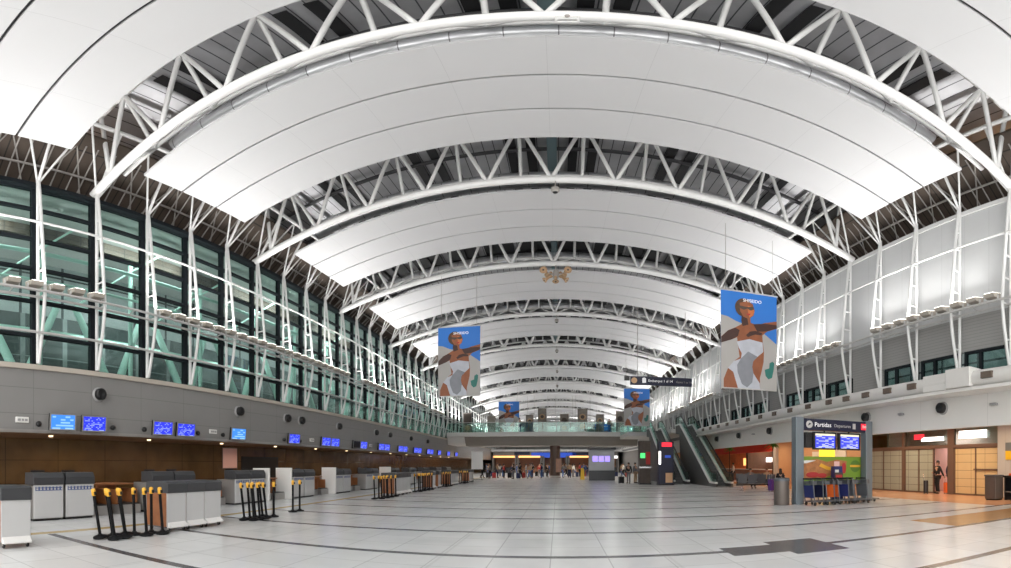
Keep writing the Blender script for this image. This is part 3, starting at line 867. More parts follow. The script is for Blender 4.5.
def low_counter():
    t = thing('baggage_belt', '', 'baggage belt', (0,0,0), 0, 'baggage belts between the check-in counters')
    obj('frame', MB().box((-2.4, -.40, .0), (-.1, .40, .30)), M['counter_steel'], t)
    obj('belt', MB().box((-2.38, -.34, .30), (-.12, .34, .33)), M['rubber'], t)
    obj('guard_panel', MB().box((-2.4, -.42, .3), (-.3, -.38, .78)).box((-2.4, .38, .3), (-.3, .42, .78)), M['wood'], t)
    obj('desk_shelf', MB().box((-1.5, -.42, .92), (-.5, .42, .96)).box((-1.5, -.42, .3), (-1.46, .42, .92)), M['wood'], t)
    return t
c0 = None; b0 = None; n = 0; bn = 0
for j in range(12):
    y = 1.9 + 4.2*j
    for q in (0, 1):
        if j == 0: continue
        n += 1
        lab = 'grey check-in counter with dark hood by the brown wall, %s from the near end' % nth(n)
        loc = (-11.5, y + q*1.02, 0)
        if c0 is None: c0 = counter(); c0.location = loc; c0['label'] = lab
        else: dup(c0, loc, None, lab)
    for q in (1.95, 3.1):
        if y + q < 4.4: continue
        bn += 1
        lab = 'low wooden-sided baggage belt between check-in counters, %s from the near end' % nth(bn)
        loc = (-11.7, y + q, 0)
        if b0 is None: b0 = low_counter(); b0.location = loc; b0['label'] = lab
        else: dup(b0, loc, None, lab)
# tall white end panels among the counters
for i, y in enumerate((16.25, 18.0, 22.4, 30.8)):
    o = obj('end_panel', MB().box((-12.3, y-.05, 0), (-11.45, y+.05, 1.42)), M['podium_white'], bevel=.01)
    tag(o, 'tall white end panel beside the check-in counters, %s from the near end' % nth(i+1), 'panel', 'end panels of the counters')
# poster and dark openings on the brown wall
t = thing('pink_poster', 'pale pink poster on the brown wall behind the check-in', 'poster', (-15.44, 18.4, 1.95))
obj('board', MB().box((-.03, -.55, -.55), (0.02, .55, .45)), M['pink_wall'], t)
obj('frame', MB().box((-.02, -.60, -.6), (.01, .60, .5)), M['bronze'], t)
o = obj('door_1', MB().box((-15.5, 19.4, 0), (-15.44, 22.8, 2.0)), M['blackslot']); struct(o)

# ------------------------------------------------------------------ front podiums
def podium():
    t = thing('queue_podium', '', 'podium', (0,0,0), 0, 'wheeled podiums along the queue')
    obj('front_panel', MB().box((-.03, -.30, .12), (.0, .30, .90)), M['podium'], t, bevel=.006)
    obj('cabinet', MB().box((-.72, -.305, .12), (-.03, .305, .90)), M['wood'], t)
    obj('dark_top', MB().prism([(-.75, .90), (.03, .90), (.03, 1.12), (-.04, 1.16), (-.75, 1.16)], -.312, .312, 'y'), M['podium_dark'], t, bevel=.008)
    obj('kick_plate', MB().prism([(-.02, .10), (.10, .10), (.10, .13), (.0, .22), (-.02, .22)], -.28, .28, 'y'), M['podium_white'], t)
    for sx in (-.62, -.02):
        for sy in (-.24, .24):
            w = obj('caster', MB().lathe([(.045, -.02), (.055, 0), (.045, .02)], (sx, sy, .055), 12, Matrix.Rotation(PI/2, 4, 'X')), M['black'], t)
            obj('caster_fork', MB().box((sx-.02, sy-.035, .05), (sx+.02, sy+.035, .12)), M['counter_steel'], w)
    return t
p0 = None; n = 0
for y in (3.53, 7.55, 8.18, 8.81, 22.3, 22.93, 23.56, 24.2, 29.5, 30.9, 34.6, 35.25, 35.9, 36.5, 42.0, 42.7, 43.4):
    n += 1
    lab = 'light grey wheeled podium with dark top in the queue row, %s from the near end' % nth(n)
    if p0 is None: p0 = podium(); p0.location = (-7.95, y, 0); p0['label'] = lab
    else: dup(p0, (-7.95, y, 0), None, lab)
# black waste box at the end of the first row
# ------------------------------------------------------------------ retractable barrier posts
def stanchion():
    t = thing('barrier_post', '', 'barrier post', (0,0,0), 0, 'black barrier posts of the queue')
    obj('base', MB().lathe([(.15, 0), (.16, .015), (.15, .035), (.06, .06), (.05, .08)], n=20), M['blackmetal'], t)
    obj('post', MB().lathe([(.034, .05), (.034, .92)], n=14), M['blackmetal'], t)
    obj('belt_head', MB().lathe([(.038, .90), (.048, .91), (.048, 1.0), (.042, 1.04), (.025, 1.05)], n=14), M['yellow_head'], t)
    obj('belt_clip', MB().box((.040, -.022, .92), (.072, .022, .99)), M['black'], t)
    return t
s0 = None; n = 0
rr = random.Random(11)
groups = [([5.50, 5.66, 5.82, 5.98, 6.14], 10, 1), ([6.42, 6.55, 6.88, 6.97], 3, 1), ([10.25, 10.38, 10.51, 10.66, 10.81, 10.97, 11.12], 9, 1), ([11.5], 0, 0), ([13.04, 13.42], 0, 0),
          ([19.6, 19.9, 20.2, 20.5, 20.8, 21.1, 21.4, 21.7], 4, 1), ([25.6, 26.0, 26.4, 26.8, 27.2, 27.6, 28.0, 28.4, 28.8], 4, 1),
          ([31.9, 32.25, 32.6, 32.95, 33.3, 33.65], 3, 1), ([38.2, 38.6, 39.0, 39.4, 39.8, 40.2], 3, 1)]
for gi, (ys, tilt, stag) in enumerate(groups):
    for q, y in enumerate(ys):
        n += 1
        xx = -7.95 + (0.13 if q % 2 else -0.13)*stag - (0.3 if gi in (4,) else 0) + rr.uniform(-.03, .03)
        a = math.radians(tilt + rr.uniform(-2.5, 2.5)) if tilt else 0
        lab = 'black barrier post with yellow head in the queue row, %s from the near end' % nth(n)
        loc = (xx, y, 0.16*math.sin(abs(a)) + 0.001)
        rot = (a, 0, rr.uniform(0, 0.6) if not tilt else 0)
        if s0 is None: s0 = stanchion(); s0.location = loc; s0.rotation_euler = rot; s0['label'] = lab
        else: dup(s0, loc, rot, lab)
# ------------------------------------------------------------------ foot bridge
BY = 54.5
t = thing('foot_bridge', 'pale footbridge crossing the hall on a brown column', 'bridge', (0, BY, 0))
obj('deck_edge', MB().prism([(-.15, 4.93), (0, 4.88), (6.4, 4.88), (6.55, 4.93), (6.55, 5.40), (-.15, 5.40)], -13.1, 11.2, 'x'), M['bridge_white'], t)
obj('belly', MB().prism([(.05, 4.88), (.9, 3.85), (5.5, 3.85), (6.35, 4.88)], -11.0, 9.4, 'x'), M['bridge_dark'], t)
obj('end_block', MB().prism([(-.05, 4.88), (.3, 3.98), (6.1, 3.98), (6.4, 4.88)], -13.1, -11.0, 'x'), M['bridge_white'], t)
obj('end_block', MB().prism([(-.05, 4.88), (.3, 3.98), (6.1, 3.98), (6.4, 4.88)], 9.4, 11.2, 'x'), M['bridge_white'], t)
t2 = thing('bridge_balustrade', 'green glass balustrade on the near edge of the footbridge', 'balustrade', (0, BY, 5.40))
for i in range(15):
    x = -13.1 + 1.62*i
    obj('pane', MB().box((x, -.02, .02), (x+1.56, .0, 1.12)), M['glass_rail'], t2)
obj('handrail', MB().tube([(-13.1, -.01, 1.15), (11.2, -.01, 1.15)], 0.03, 8), M['rail_grey'], t2)
t2 = thing('bridge_balustrade', 'green glass balustrade on the far edge of the footbridge', 'balustrade', (0, BY+6.3, 5.40))
for i in range(15):
    x = -13.1 + 1.62*i
    obj('pane', MB().box((x, -.02, .02), (x+1.56, .0, 1.12)), M['glass_rail'], t2)
obj('handrail', MB().tube([(-13.1, -.01, 1.15), (11.2, -.01, 1.15)], 0.03, 8), M['rail_grey'], t2)
t = thing('bridge_column', 'round dark brown column carrying the middle of the footbridge', 'column', (-0.35, BY+1.6, 0))
obj('shaft', MB().lathe([(.62, 0), (.62, 3.84)], n=24), M['brown_col'], t)
obj('base_ring', MB().lathe([(.70, 0), (.70, .25), (.63, .28)], n=24), M['counter_steel'], t)
obj('poster', MB().box((.1, -.70, .7), (.75, -.60, 2.3)), M['wood'], t)
# exhibition totems on the bridge
spec = [(-11.0, 7.95, 1.05, 'totem_dark', 'dark'), (-8.05, 7.5, .95, 'totem', 'plain'), (-3.4, 7.6, .9, 'totem', 'ring'), (-1.9, 8.4, 1.0, 'totem_dark', 'ring'), (0.75, 7.7, 1.0, 'totem_tan', 'two'),
        (2.95, 8.35, 1.15, 'totem_dark', 'two'), (5.05, 7.7, .95, 'totem', 'ring'), (7.5, 8.1, .95, 'totem_tan', 'eye'), (9.6, 7.75, 1.0, 'totem_dark', 'ring')]
for i, (x, top, w, m_, kind_) in enumerate(spec):
    t = thing('display_totem', 'tall mottled display panel on the footbridge, %s from the check-in side' % nth(i+1), 'display panel', (x, BY+2.0, 5.40), 0, 'display panels on the footbridge')
    h = top - 5.40
    obj('board', MB().box((-w/2, -.05, .12), (w/2, .05, h)), M['totem'], t, bevel=.02)
    obj('foot', MB().box((-w/2-.05, -.25, 0), (w/2+.05, .25, .12)), M['podium_dark'], t)
    R = Matrix.Rotation(PI/2, 4, 'X')
    if kind_ in ('ring', 'two', 'eye'):
        obj('round_motif', MB().lathe([(w*.34, 0), (w*.34, .02), (w*.30, .03)], (0, -.05, h*.66), 18, R), M['totem_tan' if m_ != 'totem_tan' else 'totem_dark'], t)
        obj('dark_motif', MB().lathe([(w*.2, .02), (w*.2, .045)], (0, -.05, h*.66), 16, R), M['totem_dark'], t)
    if kind_ in ('two', 'dark'):
        obj('round_motif', MB().lathe([(w*.3, 0), (w*.3, .02), (w*.26, .03)], (0, -.05, h*.27), 18, R), M['totem_tan'], t)
    if kind_ in ('dark',):
        obj('dark_motif', MB().box((-w*.42, -.07, h*.45), (w*.42, -.05, h*.95)), M['totem_dark'], t)
    obj('side_edge', MB().box((-w/2-.015, -.055, .12), (-w/2, .055, h)).box((w/2, -.055, .12), (w/2+.015, .055, h)), M[m_], t)

# landing gallery by the escalators
o = obj('landing_floor', MB().prism([(10.47, 42.6), (12.55, 42.6), (12.55, BY-.15), (7.2, BY-.15), (7.2, 47.6), (10.47, 47.6)], 4.55, 4.95, 'z'), M['bridge_white']); struct(o)
t = thing('landing_balustrade', 'green glass balustrade round the escalator landing', 'balustrade', (0, 0, 4.95))
for i in range(3):
    y = 47.6 + 2.2*i
    obj('pane', MB().box((7.22, y, .02), (7.24, y+2.2, 1.08)), M['glass_rail'], t)
obj('pane', MB().box((7.25, 47.62, .02), (9.0, 47.64, 1.08)), M['glass_rail'], t)
obj('handrail', MB().tube([(9.0, 47.63, 1.1), (7.23, 47.63, 1.1), (7.23, BY-.2, 1.1)], .03, 8), M['rail_grey'], t)

# ------------------------------------------------------------------ escalators
def escalator(lab, x, y):
    t = thing('escalator', lab, 'escalator', (x, y, 0), 0, 'escalators to the footbridge')
    A, Bq, H, L = 1.3, 9.9, 4.95, 11.4
    def zl(yy): return 0.0 if yy < A else (H if yy > Bq else H*(yy-A)/(Bq-A))
    prof = [(0.0, 0.02)]
    ns = 22
    prof += [(A, .02)]
    for i in range(ns):
        y0 = A + (Bq-A)*i/ns; z1 = H*(i+1)/ns
        prof += [(y0, z1), (A + (Bq-A)*(i+1)/ns, z1)]
    prof += [(L, H), (L, H-.25), (Bq, H-.25), (A+.4, 0.0)]
    obj('steps', MB().prism(prof, -.5, .5, 'x'), M['esc_step'], t)
    for s in (-1, 1):
        xa, xb = sorted((s*.52, s*.66))
        obj('side_cladding', MB().prism([(0, 0), (.1, .22), (A, .24), (Bq, H+.24), (L, H+.24), (L, H-.5), (Bq+.2, H-.6), (Bq-.4, 0)], xa, xb, 'x'), M['esc_skin'], t)
        xc = s*.585
        obj('deck_edge', MB().prism([(.1, .22), (A, .24), (Bq, H+.24), (L, H+.24), (L, H+.36), (Bq-.03, H+.36), (A-.03, .36), (.1, .34)], min(s*.48, s*.72), max(s*.48, s*.72), 'x'), M['esc_rail'], t)
        gl_ = [(.15, .3), (A, .3), (Bq, H+.3), (L-.1, H+.3), (L-.1, H+1.0), (Bq-.2, H+1.0), (A-.2, 1.0), (.15, 1.0)]
        obj('glass_side', MB().prism(gl_, xc-.01, xc+.01, 'x'), M['glass_rail'], t)
        obj('handrail', MB().tube([(xc, .0, .45), (xc, -.12, .7), (xc, .0, .98), (xc, A-.2, 1.03), (xc, Bq-.2, H+1.03), (xc, L-.1, H+1.03), (xc, L+.1, H+.75), (xc, L, H+.4)], .05, 8), M['rubber'], t)
    obj('comb_plate', MB().box((-.5, -.5, 0.0), (.5, .2, .03)), M['chrome'], t)
    return t
escalator('escalator with green glass sides, the one before the pale fascia', 11.55, 31.2)
escalator('escalator with green glass sides, partly behind the navy kiosk', 9.75, 36.2)

# ------------------------------------------------------------------ kiosks under the bridge
t = thing('information_kiosk', 'tall navy kiosk with a red lit top beside the escalator', 'kiosk', (8.2, 35.3, 0))
obj('body', MB().box((-.6, -.3, .1), (.6, .3, 3.35)), M['navy'], t, bevel=.03)
obj('plinth', MB().box((-.62, -.32, 0), (.62, .32, .1)), M['black'], t)
obj('red_top', MB().box((-.35, -.33, 2.95), (.45, -.3, 3.28)), M['sign_red'], t)
obj('white_strip', MB().box((-.58, -.33, 1.6), (-.42, -.3, 2.6)), M['lit_sign'], t)
obj('screen', MB().box((-.1, -.33, 2.1), (.35, -.3, 2.3)), M['lit_blue'], t)
obj('brown_panel', MB().box((-.05, -.33, .2), (.5, -.3, .95)), M['tan_wall'], t)
t = thing('information_kiosk', 'dark kiosk with a green lit sign beside the navy kiosk', 'kiosk', (6.95, 37.4, 0))
obj('body', MB().box((-.45, -.4, .1), (.45, .4, 3.5)), M['totem_dark'], t, bevel=.03)
obj('plinth', MB().box((-.47, -.42, 0), (.47, .42, .1)), M['black'], t)
obj('green_sign', MB().box((-.4, -.43, 2.1), (-.02, -.4, 2.5)), mat('lit_green_sign', (.05, .6, .1), .4, emit=(.1, 1, .25), estr=.8), t)
obj('poster', MB().box((.05, -.43, 1.6), (.4, -.4, 2.6)), M['cloth_red'], t)
obj('steel_frame', MB().box((-.5, -.42, 1.3), (.5, -.38, 1.42)), M['chrome'], t)
t = thing('screen_booth', 'white booth with purple lit screens under the footbridge', 'booth', (4.6, 47.5, 0))
obj('body', MB().box((-1.5, -.2, 0), (1.1, .3, 3.1)), M['wall_white'], t, bevel=.02)
obj('counter_front', MB().box((-1.5, -.7, 0), (1.1, -.2, 1.0)), M['podium_dark'], t)
for q in range(3):
    obj('screen', MB().box((-1.1+.62*q, -.24, 1.9), (-.6+.62*q, -.2, 2.45)), mat('purple_screen_%s' % 'abc'[q], (.1, .05, .4), .3, emit=(.35, .25, 1), estr=1.2), t)
obj('roof_band', MB().box((-1.6, -.8, 3.1), (1.2, .4, 3.3)), M['podium_dark'], t)
t = thing('white_notice_stand', 'tall white notice stand past the queue rows', 'notice stand', (-8.6, 49.5, 0))
obj('board', MB().box((-.62, -.03, 1.1), (.62, .03, 3.0)), M['podium_white'], t, bevel=.01)
obj('leg', MB().tube([(-.5, 0, 0), (-.5, 0, 1.1)], .03, 8), M['black'], t); obj('leg', MB().tube([(.5, 0, 0), (.5, 0, 1.1)], .03, 8), M['black'], t)
obj('foot', MB().box((-.6, -.25, 0), (.6, .25, .03)), M['black'], t)
for i, (x, y) in enumerate(((2.6, 50.0), (5.5, 50.4))):
    t = thing('wet_floor_sign', 'yellow folding floor sign under the bridge, %s one' % ('left' if i == 0 else 'right'), 'floor sign', (x, y, 0), .3*i, 'yellow floor signs')
    for s in (-1, 1):
        mb = MB().add([(-.22, s*.32, 0), (.22, s*.32, 0), (.15, 0, 1.2), (-.15, 0, 1.2), (-.22, s*.35, 0), (.22, s*.35, 0), (.15, s*.03, 1.2), (-.15, s*.03, 1.2)],
                      [(0,1,2,3),(4,7,6,5),(0,4,5,1),(1,5,6,2),(2,6,7,3),(3,7,4,0)])
        obj('leaf', mb, M['yellow'], t)
    obj('handle', MB().box((-.09, -.04, 1.17), (.09, .04, 1.26)), M['yellow'], t)

# ------------------------------------------------------------------ far shops
for i, (x0, x1, m_) in enumerate(((-13, -8.2, 'lit_warm'), (-8, -3.2, 'lit_warm'), (-3, 1.8, 'lit_blue'), (2, 6.8, 'lit_warm'), (7, 12, 'lit_sign'))):
    t = thing('far_shop', 'distant lit shop front at the hall end, %s from the check-in side' % nth(i+1), 'shop', ((x0+x1)/2, 92, 0), 0, 'shops at the far end')
    w = (x1-x0)/2
    obj('frame', MB().box((-w, 0, 0), (-w+.3, 3, 4.0)).box((w-.3, 0, 0), (w, 3, 4.0)).box((-w, 0, 3.4), (w, 3, 4.2)), M['bridge_dark'], t)
    obj('rear_wall', MB().box((-w, 3.0, 0), (w, 3.2, 4.2)), M['wood'], t)
    obj('lit_header', MB().box((-w+.3, -.1, 3.0 if m_ != 'lit_sign' else 2.9), (w-.3, .0, 3.35)), M[m_], t)
    obj('counter', MB().box((-w+.5, .4, 0), (w-.5, 1.1, 1.1)), M['wood' if i % 2 else 'podium_dark'], t)
    obj('shelf', MB().box((-w+.5, 2.6, 1.2), (w-.5, 2.95, 1.3)).box((-w+.5, 2.6, 1.8), (w-.5, 2.95, 1.9)), M['wood'], t)
o = obj('mezzanine_floor', MB().box((-13.2, 91.6, 4.2), (12.7, YEND, 4.6)), M['bridge_white']); struct(o)
for i, (x, z, w, m_) in enumerate(((-2.6, 3.2, 1.5, 'lit_blue'), (.9, 3.2, 1.9, 'lit_blue'), (-5.5, 3.35, 1.2, 'navy'), (3.8, 3.25, 1.6, 'navy'))):
    t = thing('hanging_sign', 'distant hanging direction sign past the bridge, %s from the check-in side' % ('second', 'third', 'first', 'fourth')[i], 'sign', (x, 72, z), 0, 'hanging signs past the bridge')
    obj('board', MB().box((-w, -.08, -.25), (w, .08, .25)), M[m_], t)
    obj('rod', MB().tube([(-w*.7, 0, .25), (-w*.7, 0, 9.0)], .02, 6), M['brace_grey'], t); obj('rod', MB().tube([(w*.7, 0, .25), (w*.7, 0, 9.0)], .02, 6), M['brace_grey'], t)

# ------------------------------------------------------------------ hanging banners
def banner(lab, x, y, ztop, H=4.5, W=2.44):
    t = thing('hanging_banner', lab, 'banner', (x, y, ztop), 0, 'tall beach banners')
    k = (W, H)
    def P(px, pz): return ((px-53)/269*W - W/2, -(pz-50)/480*H)
    def poly(name, pts, m, d, parent=t):
        q = [P(*p) for p in pts]
        return obj(name, MB().prism(q, -d, -d+.006, 'y'), M[m], parent)
    def ell(name, cx, cz, rx, rz, m, d, parent=t, n=20):
        return poly(name, [(cx+rx*math.cos(2*PI*i/n), cz+rz*math.sin(2*PI*i/n)) for i in range(n)], m, d, parent)
    obj('cloth', MB().box((-W/2, -.01, -H), (W/2, .01, 0)), M['sky_print'], t)
    obj('hem_bar', MB().tube([(-W/2-.05, 0, .03), (W/2+.05, 0, .03)], .04, 8), M['rail_grey'], t)
    obj('hem_bar', MB().tube([(-W/2, 0, -H-.02), (W/2, 0, -H-.02)], .03, 8), M['rail_grey'], t)
    lift = zap_y(y) - 0.6 - ztop
    for s in (-1, 1): obj('hanging_wire', MB().tube([(s*W*.42, 0, .03), (s*W*.42, 0, lift)], .012, 5), M['brace_grey'], t)
    poly('dune', [(53,178),(85,184),(125,204),(190,222),(250,245),(322,300),(322,530),(53,530)], 'dune_print', .018)
    fig = poly('figure', [(152,165),(190,165),(193,205),(225,212),(262,196),(322,180),(322,218),(272,240),(250,262),(252,300),(258,345),(256,395),(247,440),(238,475),(238,530),(66,530),(66,490),(86,438),(112,405),(140,380),(132,320),(128,285),(104,298),(54,318),(54,288),(85,255),(120,236),(150,216)], 'skin_print', .024)
    poly('arm_shade', [(54,290),(84,256),(120,238),(140,248),(132,278),(104,298),(54,318)], 'skin_dark_print', .029, fig)
    poly('arm_shade', [(205,210),(262,200),(322,200),(322,217),(270,239),(225,246)], 'skin_dark_print', .029, fig)
    poly('hand', [(170,270),(188,250),(215,243),(248,250),(246,262),(214,262),(192,272),(180,279)], 'skin_dark_print', .033, fig)
    poly('neck_shade', [(150,172),(176,180),(182,215),(154,226),(148,200)], 'skin_dark_print', .031, fig)
    ell('hair', 160, 130, 42, 48, 'hair_print', .029, fig)
    poly('face', [(140,108),(172,96),(202,106),(212,140),(206,166),(184,186),(158,178),(142,150)], 'skin_print', .035, fig)
    poly('sunlit_cheek', [(178,118),(206,124),(210,148),(202,168),(186,178),(180,150)], 'face_print', .040, fig)
    poly('sunglasses', [(138,122),(172,126),(206,120),(208,134),(192,142),(176,133),(160,142),(142,136)], 'totem_dark', .045, fig)
    poly('mouth', [(172,160),(192,158),(188,167),(176,167)], 'cloth_red', .045, fig)
    poly('swimsuit', [(127,306),(160,296),(186,288),(220,294),(250,298),(254,345),(226,372),(205,396),(200,425),(206,455),(222,480),(236,500),(238,530),(132,530),(120,490),(110,455),(86,438),(112,404),(146,388),(150,362),(136,335)], 'suit_print', .033, fig)
    poly('suit_shade', [(146,388),(180,350),(226,372),(205,396),(200,425),(206,455),(200,500),(175,525),(150,510),(130,455),(128,420)], 'suit_shade_print', .038, fig)
    poly('teal_leaf', [(262,432),(284,424),(286,398),(300,388),(310,396),(306,434),(298,470),(280,478),(266,462)], 'teal_print', .022)
    tx = text('lettering', 'SHISEIDO', .21, (0.12, -.052, -.40), (PI/2, 0, 0), M['sign_white'], t, 'CENTER')
    return t
banner('big beach banner hanging before the panelled wall, a woman in a pale swimsuit', 8.15, 18.9, 9.42, 4.5, 2.66)
banner('tall beach banner hanging in front of the glass wall', -5.58, 26.1, 9.62, 4.1)
banner('small distant beach banner above the escalator end of the footbridge', 7.35, 43.4, 8.75, 3.5)
banner('small distant beach banner above the check-in end of the footbridge', -6.5, 62.0, 10.0, 4.3, 2.75)
banner('tiny far beach banner seen behind the bridge display panels', 7.4, 78.0, 8.4, 3.4)

# ------------------------------------------------------------------ hanging direction sign over the escalators
t = thing('direction_sign', 'long navy hanging direction sign before the escalators', 'sign', (7.0, 31.0, 7.25))
obj('board', MB().box((-2.2, -.12, -.29), (2.05, .12, .29)), M['navy'], t, bevel=.02)
obj('round_icon', MB().lathe([(.2, 0), (.2, .02)], (-1.95, -.12, 0), 20, Matrix.Rotation(PI/2, 4, 'X')), M['tan_wall'], t)
obj('arrow_icon', MB().prism([(-1.40, -.15), (-1.15, -.15), (-1.15, .16), (-1.28, .22), (-1.40, .16)], -.14, -.12, 'y'), M['sign_white'], t)
text('lettering', 'Embarque 1 al 14', .24, (-1.0, -.13, 0.0), (PI/2, 0, 0), M['sign_white'], t)
text('lettering', 'Gates 1 to 14', .20, (.92, -.13, -.02), (PI/2, 0, 0), M['brace_grey'], t)
obj('end_bracket', MB().box((-2.6, -.08, .0), (-2.25, .08, .3)), M['black'], t)
for x in (-1.7, 1.6): obj('rod', MB().tube([(x, 0, .29), (x, 0, 5.3)], .02, 6), M['brace_grey'], t)

# ------------------------------------------------------------------ horn loudspeaker cluster and pendants on the ridge line
t = thing('loudspeaker_cluster', 'cluster of tan horn loudspeakers hanging from the middle of the roof', 'loudspeaker', (XC+.12, 26.15, 12.72))
obj('pole', MB().tube([(0, .0, .3), (0, .12, .74)], .035, 8), M['brace_grey'], t)
obj('hub', MB().lathe([(.06, -.28), (.16, -.2), (.18, .1), (.10, .3)], n=14), M['brace_grey'], t)
def horn(d, c, r=.22, L=.5):
    d = Vector(d).normalized(); R = d.to_track_quat('Z', 'Y').to_matrix().to_4x4()
    h = obj('horn', MB().lathe([(.05, -.12), (.09, -.1), (.09, .02), (.05, .05), (.08, L*.5), (r*.7, L*.85), (r, L), (r*.94, L+.01)], c, 18, R), M['totem_tan'], t)
    obj('mouth', MB().lathe([(r*.82, L-.03), (r*.8, L+.012), (r*.3, L-.02), (r*.25, L+.03)], c, 18, R), M['totem_dark'], h)
    obj('arm', MB().tube([(0, 0, 0), c], .03, 6), M['brace_grey'], h)
horn((-.25, -1, -.15), (-.55, -.1, .18)); horn((.25, -1, -.15), (.55, -.1, .18))
horn((-1, -.3, -.8), (-.30, -.05, -.12), .18, .42); horn((1, -.3, -.8), (.30, -.05, -.12), .18, .42)
horn((0, -.4, -1), (0, -.1, -.18), .19, .34)
horn((-.5, 1, .1), (-.3, .15, .2), .18, .4); horn((.5, 1, .1), (.3, .15, .2), .18, .4)
for k in range(2, 8):
    t = thing('pendant_camera', 'small grey camera hanging under the middle of the %s roof truss' % nth(k), 'camera', (XC+.15, T1+BAY*(k-1)-.1, zap(k)-.16), 0, 'cameras on the roof ridge')
    obj('rod', MB().tube([(0, 0, 0), (0, 0, -.35)], .02, 6), M['brace_grey'], t)
    obj('body', MB().lathe([(.08, 0), (.15, -.04), (.16, -.2), (.13, -.26), (.05, -.3)][::-1], (0, 0, -.32), 16), M['brace_grey'], t)
    obj('dome', MB().ball((0, 0, -.6), (.10, .10, .06), 12), M['black'], t)
t = thing('hanging_bracket', 'small pale ladder-like bracket hanging under the nearest roof truss', 'bracket', (XC+.42, T1-.08, zap(1)-.14))
obj('frame', MB().tube([(-.2, 0, 0), (-.2, 0, -.32)], .025, 6).tube([(.2, 0, 0), (.2, 0, -.32)], .025, 6), M['steel'], t)
obj('rung', MB().tube([(-.2, 0, -.12), (.2, 0, -.12)], .025, 6), M['steel'], t); obj('rung', MB().tube([(-.2, 0, -.30), (.2, 0, -.30)], .025, 6), M['steel'], t)
obj('clamp', MB().ball((0, 0, .02), .06, 10), M['brace_grey'], t)

# ------------------------------------------------------------------ sign gantry
GY = 16.2
t = thing('sign_gantry', 'blue-grey departures gantry of two posts with a navy header', 'sign gantry', (0, GY, 0))
obj('post', MB().box((8.88, -.2, 0), (9.24, .2, 3.45)), M['gantry'], t, bevel=.03)
obj('post', MB().box((12.30, -.2, 0), (12.66, .2, 3.45)), M['gantry'], t, bevel=.03)
hd = obj('header', MB().box((9.24, -.16, 2.94), (12.60, .16, 3.40)), M['navy'], t, bevel=.01)
obj('header_icon', MB().lathe([(.15, 0), (.15, .02)], (9.50, -.16, 3.17), 20, Matrix.Rotation(PI/2, 4, 'X')), M['rail_grey'], hd)
obj('header_icon', MB().prism([(9.42, 3.11), (9.58, 3.19), (9.48, 3.23)], -.19, -.18, 'y'), M['navy'], hd)
text('lettering', 'Partidas', .25, (9.74, -.17, 3.17), (PI/2, 0, 0), M['sign_white'], hd)
text('lettering', 'Departures', .18, (10.68, -.17, 3.16), (PI/2, 0, 0), M['rail_grey'], hd)
obj('header_symbol', MB().box((11.62, -.175, 3.06), (11.76, -.16, 3.29)), M['rail_grey'], hd)
rs = obj('red_sign', MB().box((12.06, -.185, 3.05), (12.48, -.16, 3.31)), M['sign_red'], hd)
obj('pale_mark', MB().box((12.12, -.195, 3.12), (12.18, -.183, 3.25)).box((12.20, -.195, 3.13), (12.40, -.183, 3.22)), M['pink_wall'], rs)
t['label'] = 'blue-grey departures gantry of two posts with a navy header'
for i, x in enumerate((10.28, 11.50)):
    q = thing('flight_monitor', 'lit blue flight list monitor under the gantry header, %s one' % ('left' if i == 0 else 'right'), 'monitor', (x, GY-.1, 2.53), -PI/2, 'flight monitors on the gantry')
    obj('casing', MB().box((-.12, -.56, -.36), (.0, .56, .36)), M['black'], q, bevel=.02)
    obj('screen', MB().box((0, -.48, -.29), (.015, .48, .29)), M['flight_screen'], q)
    obj('bezel', MB().box((0, -.55, .29), (.03, .55, .34)).box((0, -.55, -.34), (.03, .55, -.29)).box((0, -.55, -.29), (.03, -.48, .29)).box((0, .48, -.29), (.03, .55, .29)), M['black'], q)
    obj('bracket', MB().tube([(-.06, 0, .34), (-.06, 0, .46)], .04, 8), M['black'], q)
q = obj('monitor_box', MB().box((9.38, GY-.08, 2.24), (9.68, GY+.12, 2.86)).box((9.43, GY-.10, 2.66), (9.63, GY-.08, 2.74)), M['black'], None, bevel=.02)
tag(q, 'black control box left of the flight monitors', 'control box')
# food advertisement
q = thing('food_poster', 'green food advertisement board between the gantry posts', 'advertisement', (10.80, GY+.3, 0))
obj('board', MB().box((-1.66, -.04, .72), (1.72, .04, 1.90)), M['green_board'], q)
fd = obj('food_picture', MB().prism([(-1.6, .98), (-.35, .98), (-.1, 1.1), (.75, 1.2), (.80, 1.72), (.3, 1.78), (-.2, 1.68), (-.7, 1.80), (-1.3, 1.72), (-1.6, 1.60)], -.055, -.045, 'y'), mat('toasted_bread_print', (.42, .17, .06), .5, noise=.6, nscale=6), q)
obj('tomato_slice', MB().ball((-.9, -.05, 1.15), (.35, .02, .12)), M['cloth_red'], fd)
obj('tomato_slice', MB().ball((-.45, -.05, 1.12), (.25, .02, .10)), M['cloth_red'], fd); obj('red_drink', MB().ball((.65, -.05, 1.42), (.13, .02, .24)), M['cloth_red'], fd)
obj('white_plate', MB().prism([(-1.6, 1.60), (-1.2, 1.62), (-.75, 1.74), (-1.2, 1.74), (-1.6, 1.70)], -.065, -.056, 'y'), M['white_print'], fd)
obj('cheese_strip', MB().prism([(-.6, 1.5), (-.2, 1.35), (.1, 1.3), (.12, 1.4), (-.2, 1.5), (-.5, 1.62)], -.065, -.056, 'y'), M['yellow_head'], fd)
obj('glass_print', MB().box((.15, -.062, 1.3), (.42, -.05, 1.7)), M['pink_wall'], fd)
obj('round_emblem', MB().lathe([(.26, 0), (.26, .012)], (1.25, -.04, 1.5), 24, Matrix.Rotation(PI/2, 4, 'X')), mat('dark_green_print', (.10, .20, .03), .5), q)
